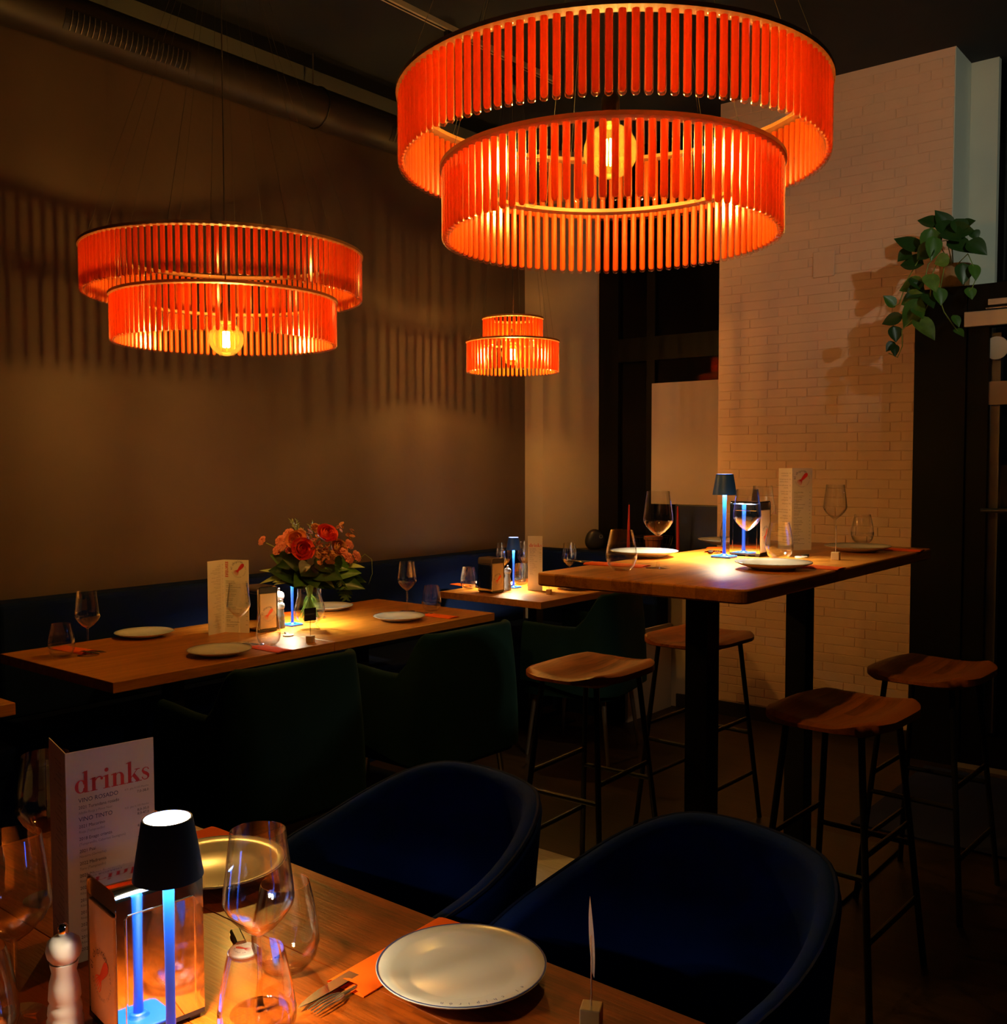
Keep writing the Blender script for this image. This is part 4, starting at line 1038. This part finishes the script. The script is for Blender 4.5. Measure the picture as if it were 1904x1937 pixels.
# ------------------------------------------------------------------ corner table
tumbler(l(886, 1114), 'tumbler at the edge of the corner table beside the dispenser')
dispenser(l(929, 1122)+Vector((.035, .03, 0)), R(-8), 'chrome napkin dispenser with dark side on the corner table')
wine_glass(Vector((4.50, 3.66, ZT)), 'wine glass whose bowl rises behind the corner table dispenser')
mill(l(958, 1117)+Vector((.02, .01, 0)), 'grey spice mill between dispenser and lamp on the corner table', 'grey_mill', s=.80)
table_lamp(l(971, 1112), R(0), 'navy-shaded blue cordless lamp on the corner table')
wine_glass(l(991, 1101)+Vector((.03, .02, 0)), 'wine glass half hidden by the corner table drinks menu')
tumbler(l(985, 1108)+Vector((.04, .03, 0)), 'tumbler between lamp and drinks menu on the corner table')
wine_glass(Vector((4.74, 3.36, ZT)), 'lone wine glass before the window bench on the corner table')
plate(Vector((4.56, 3.205, ZT)), 'white plate on the corner table nearest the green chair', R(60), .112)
plate(Vector((4.37, 3.60, ZT)), 'white plate behind the lamp on the corner table', R(190), .105)
napkin(Vector((4.74, 3.155, ZT)), R(-85), 'orange pouch beside the corner table plate', .17)
napkin(l(868, 1108)+Vector((.03, -.01, 0)), R(80), 'orange pouch under the edge tumbler on the corner table', .17)
napkin(Vector((4.62, 3.46, ZT)), R(5), 'orange pouch behind the drinks menu on the corner table', .17)
k0, k1 = l(998, 1117), l(1028, 1119)
ku = Vector((math.cos(R(-55)), math.sin(R(-55)), 0)); kn = Vector((math.sin(R(-55)), -math.cos(R(-55)), 0))
drinks_menu(k0, ku, kn, .080, .30, 'small upright drinks menu lit by the corner table lamp', None, 'drinks')
card_holder(l(1038, 1124), R(20), 'small wooden block stick holder beside the corner table menu')

# ------------------------------------------------------------------ pine table near the navy chairs
g = lambda x, y: P(x, y, ZT)
plate(g(873, 1850), 'large white blue-rimmed plate on the pine table with the drinks menu', R(140), .116)
plate(Vector((1.000, 1.445, ZT)), 'white plate behind the wine glass on the pine table', R(110), .116)
napkin(Vector((.995, .992, ZT)), R(3), 'orange pouch with knife and fork beside the large blue-rimmed plate', .235, .068)
napkin(Vector((1.02, 1.60, ZT)), R(0), 'orange pouch behind the table lamp on the pine table', .20)
wine_glass(g(492, 1915), 'wine glass brightly lit beside the fork on the pine table')
wine_glass(g(30, 1928), 'wine glass beside the white mill on the pine table')
wine_glass(g(92, 1700), 'wine glass behind the large drinks menu')
tumbler(g(541, 1832), 'tumbler behind the brightly lit wine glass')
tumbler(g(487, 1985), 'tumbler in front of the brightly lit wine glass at the lamp base')
tumbler(g(-42, 1985), 'tumbler next to the wine glass by the white mill', 1.0)
table_lamp(Vector((.652, 1.040, ZT)), R(-8), 'navy-shaded blue cordless lamp on the pine table before the drinks menu', led='led_dim')
dispenser(Vector((.676, 1.131, ZT)), R(-90-8), 'mirror-bright napkin dispenser behind the blue lamp on the pine table')
mill(g(124, 1952), 'white turned spice mill beside the mirror-bright dispenser', 'white_mill', s=.80)
drinks_menu((.680, 1.333, ZT), (.124, -.019, 0), (-.15, -.99, 0), .125, .30, 'large folded drinks menu with red heading behind the lamp', (.706, 1.431, ZT), 'drinks')
opener(g(461, 1801), R(65), 'round white bottle opener on the pine table behind the glasses')
ch = card_holder(g(1118, 1940), R(25), 'wooden block with stick and pale card at the pine table edge')
part('paper_card', 'pcard', lambda mb: mb.grid(lambda u, v: (-.002+.004*v, .040*(u-.5)*math.sin(math.pi*min(1, .12+.88*v))*1.2, .065+.10*v), 8, 12), 'card_paper', ch, True, rot=(0, 0, R(108)))

# ------------------------------------------------------------------ window sill objects
ZS = .885
vase = thing('disc_vase', 'black round disc-shaped vase with a small hole on the sill', 'vase', (5.45, 3.66, ZS), R(-50))
vb = MB(); n_, m_ = 28, 15
def dv(u, v):
    a = 2*math.pi*u; bta = math.pi*(v-.5); r = .068*(1+.05*math.cos(3*a+1)); x = r*math.cos(a)*math.cos(bta)**.6; z = r*math.sin(a)*math.cos(bta)**.6
    return Vector((x, .032*math.sin(bta), max(z, -.062)+.062))
vb.grid(dv, n_+1, m_); vb.build('vase_body', 'dark_ceramic', vase, smooth=True, angle=70)
MB().lathe([(.007, -.001), (.0125, -.001), (.0135, .002), (.0125, .004), (.007, .004)], 16, M=TR((.035, -.027, .085), rx=R(75))).build('hole_rim', 'grey_mill', vase, smooth=True)
def candle(p, label, lean):
    t = thing('taper_candle', label, 'candle', p, 0, 'red taper candles')
    MB().lathe([(0, 0), (.03, 0), (.031, .006), (.012, .012), (.014, .03), (.011, .03), (.0, .02)], 20).build('holder', 'dark_ceramic', t, smooth=True)
    MB().tube([(0, 0, .022), (lean*.5, 0, .16), (lean, 0, .30)], [.0105, .009, .0045], 12).build('wax', 'candle_red', t, smooth=True)
    MB().tube([(lean, 0, .298), (lean+.003, .004, .312), (lean-.002, .012, .314)], .0009, 5).build('wick', 'dark_trim', t)
p = PX(1188, 1035, 5.40); candle((5.40, p.y, ZS), 'red taper candle with bent wick beside the disc vase', .008)
p = PX(1282, 1035, 5.40); candle((5.40, p.y, ZS), 'red taper candle before the dark box below the board', -.008)
p = PX(1235, 1035, 5.44)
pot = tag(MB().lathe([(0, .02), (.045, .02), (.052, .085), (.058, .087), (.058, .108), (.052, .108), (.046, .03), (0, .03)], 28, M=TR((5.44, p.y, ZS))).build('flower_pot', 'terracotta', smooth=True), 'small terracotta pot inside the wire basket', 'pot')
bk = thing('wire_basket', 'black wire bowl around the terracotta pot on the sill', 'basket', (5.44, p.y, ZS))
for z, r in ((.002, .055), (.105, .125)):
    MB().tube([(r*math.cos(a), r*math.sin(a), z) for a in np.linspace(0, 2*math.pi, 33)[:-1]], .002, 6, closed=True).build('hoop', 'wire_black', bk, smooth=True)
MB().lathe([(0, .0), (.056, .0), (.056, .019), (0, .019)], 24).build('basket_floor', 'wire_black', bk)
for k in range(24):
    a = 2*math.pi*k/24
    MB().tube([(r*math.cos(a), r*math.sin(a), z) for r, z in ((.055, .002), (.088, .018), (.112, .055), (.125, .105))], .0014, 5).build('wire', 'wire_black', bk, smooth=True)
tag(MB().box(5.525, 5.545, 2.70, 3.285, 1.19, 1.948).build('wall_board', 'board'), 'large pale blank board standing in front of the window', 'board')
tag(MB().box(5.50, 5.56, 2.70, 3.10, ZS, 1.188).build('dark_box', 'black_plastic', bevel=.004), 'flat black box under the pale board on the sill', 'box')

# ------------------------------------------------------------------ trailing plant on the door header
pp = Vector((5.13, 1.385, 2.272))
pl = thing('potted_pothos', 'trailing variegated pothos in a jute pot on the black door frame', 'plant', pp)
MB().lathe([(0, 0), (.060, 0), (.064, .02), (.070, .11), (.072, .118), (.064, .118), (.062, .1), (0, .09)], 28).build('pot', 'jute', pl, smooth=True)
rl_ = random.Random(21)
def pp_at(x, y, X=5.0): return PX(x, y, X)-pp
def vine(pts, r=.0024): MB().tube(pts, r, 6).build('vine', 'stem_green', pl, smooth=True)
top0 = Vector((0, 0, .10))
LV = [  # leaf base px, tip px, width, depth X, material
 ((1793, 432), (1771, 398), .075, 5.06, 0), ((1770, 425), (1737, 414), .070, 5.03, 0), ((1820, 430), (1842, 417), .060, 5.05, 0), ((1800, 440), (1840, 436), .085, 5.02, 0), ((1838, 440), (1848, 452), .055, 5.04, 0),
 ((1735, 470), (1693, 452), .070, 4.98, 0), ((1718, 478), (1698, 492), .060, 4.98, 0), ((1738, 500), (1704, 500), .090, 4.96, 0), ((1760, 440), (1752, 478), .085, 4.98, 1), ((1775, 450), (1745, 465), .08, 5.0, 0), ((1765, 455), (1762, 490), .07, 4.95, 1),
 ((1800, 460), (1838, 475), .085, 5.0, 0), ((1835, 462), (1865, 478), .080, 5.0, 0), ((1790, 440), (1815, 455), .09, 5.01, 0),
 ((1840, 505), (1846, 527), .050, 4.99, 1), ((1820, 505), (1822, 535), .075, 4.98, 0), ((1790, 490), (1768, 498), .060, 4.94, 2), ((1755, 525), (1770, 548), .070, 4.92, 2), ((1740, 535), (1702, 548), .070, 4.92, 1), ((1740, 545), (1715, 562), .070, 4.92, 0), ((1738, 560), (1705, 575), .075, 4.91, 1),
 ((1775, 550), (1780, 575), .060, 4.92, 1), ((1688, 577), (1672, 560), .055, 4.90, 1), ((1735, 575), (1710, 617), .085, 4.90, 1), ((1700, 600), (1669, 612), .055, 4.89, 0), ((1735, 608), (1767, 638), .085, 4.90, 2), ((1690, 622), (1694, 646), .060, 4.89, 0), ((1688, 650), (1676, 664), .04, 4.89, 0), ((1690, 655), (1693, 672), .04, 4.89, 0),
 ((1804, 600), (1814, 616), .040, 4.97, 1), ((1808, 625), (1822, 634), .040, 4.97, 1), ((1832, 548), (1838, 565), .05, 4.98, 1), ((1760, 470), (1735, 490), .08, 4.95, 0), ((1750, 560), (1765, 580), .06, 4.91, 0), ((1725, 530), (1745, 548), .06, 4.91, 0), ((1780, 425), (1800, 450), .08, 5.03, 0), ((1810, 420), (1820, 445), .075, 5.03, 0), ((1730, 585), (1745, 600), .06, 4.90, 1)]
for (bx, by), (tx, ty), wd, X, mi in LV:
    mb = MB(); up = Vector((-.8, -.55, rl_.uniform(.1, .7))); a_ = pp_at(bx, by, X); t_ = pp_at(tx, ty, X-rl_.uniform(.0, .03)); heart(mb, a_-(t_-a_)*.12, t_+(t_-a_)*.08, wd*1.12, up, rl_.uniform(.02, .16)); mb.build('leaf', ('leaf_dark', 'leaf_mid', 'leaf_varieg')[mi], pl, smooth=True, angle=80)
for pts in ([(1780, 470, 5.0), (1755, 500, 4.95), (1745, 545, 4.92), (1740, 590, 4.90), (1705, 625, 4.89), (1706, 655, 4.89), (1697, 676, 4.89), (1680, 668, 4.89)], [(1780, 480, 4.97), (1762, 520, 4.93), (1758, 570, 4.91), (1740, 605, 4.90)], [(1790, 480, 4.97), (1775, 560, 4.93), (1785, 590, 4.95), (1800, 612, 4.97), (1812, 628, 4.97)],
            [(1830, 480, 5.0), (1848, 520, 4.99), (1838, 545, 4.98), (1830, 552, 4.98)], [(1790, 455, 5.02), (1750, 460, 4.99), (1738, 490, 4.96), (1715, 530, 4.93), (1700, 575, 4.90), (1688, 580, 4.90)], [(1800, 460, 5.05), (1785, 440, 5.05), (1775, 420, 5.05)], [(1800, 470, 5.05), (1820, 450, 5.04), (1838, 462, 5.01)]):
    vine([top0+Vector((-.03, 0, 0))] + [pp_at(*q_) for q_ in pts])
print('objects', len(bpy.data.objects))
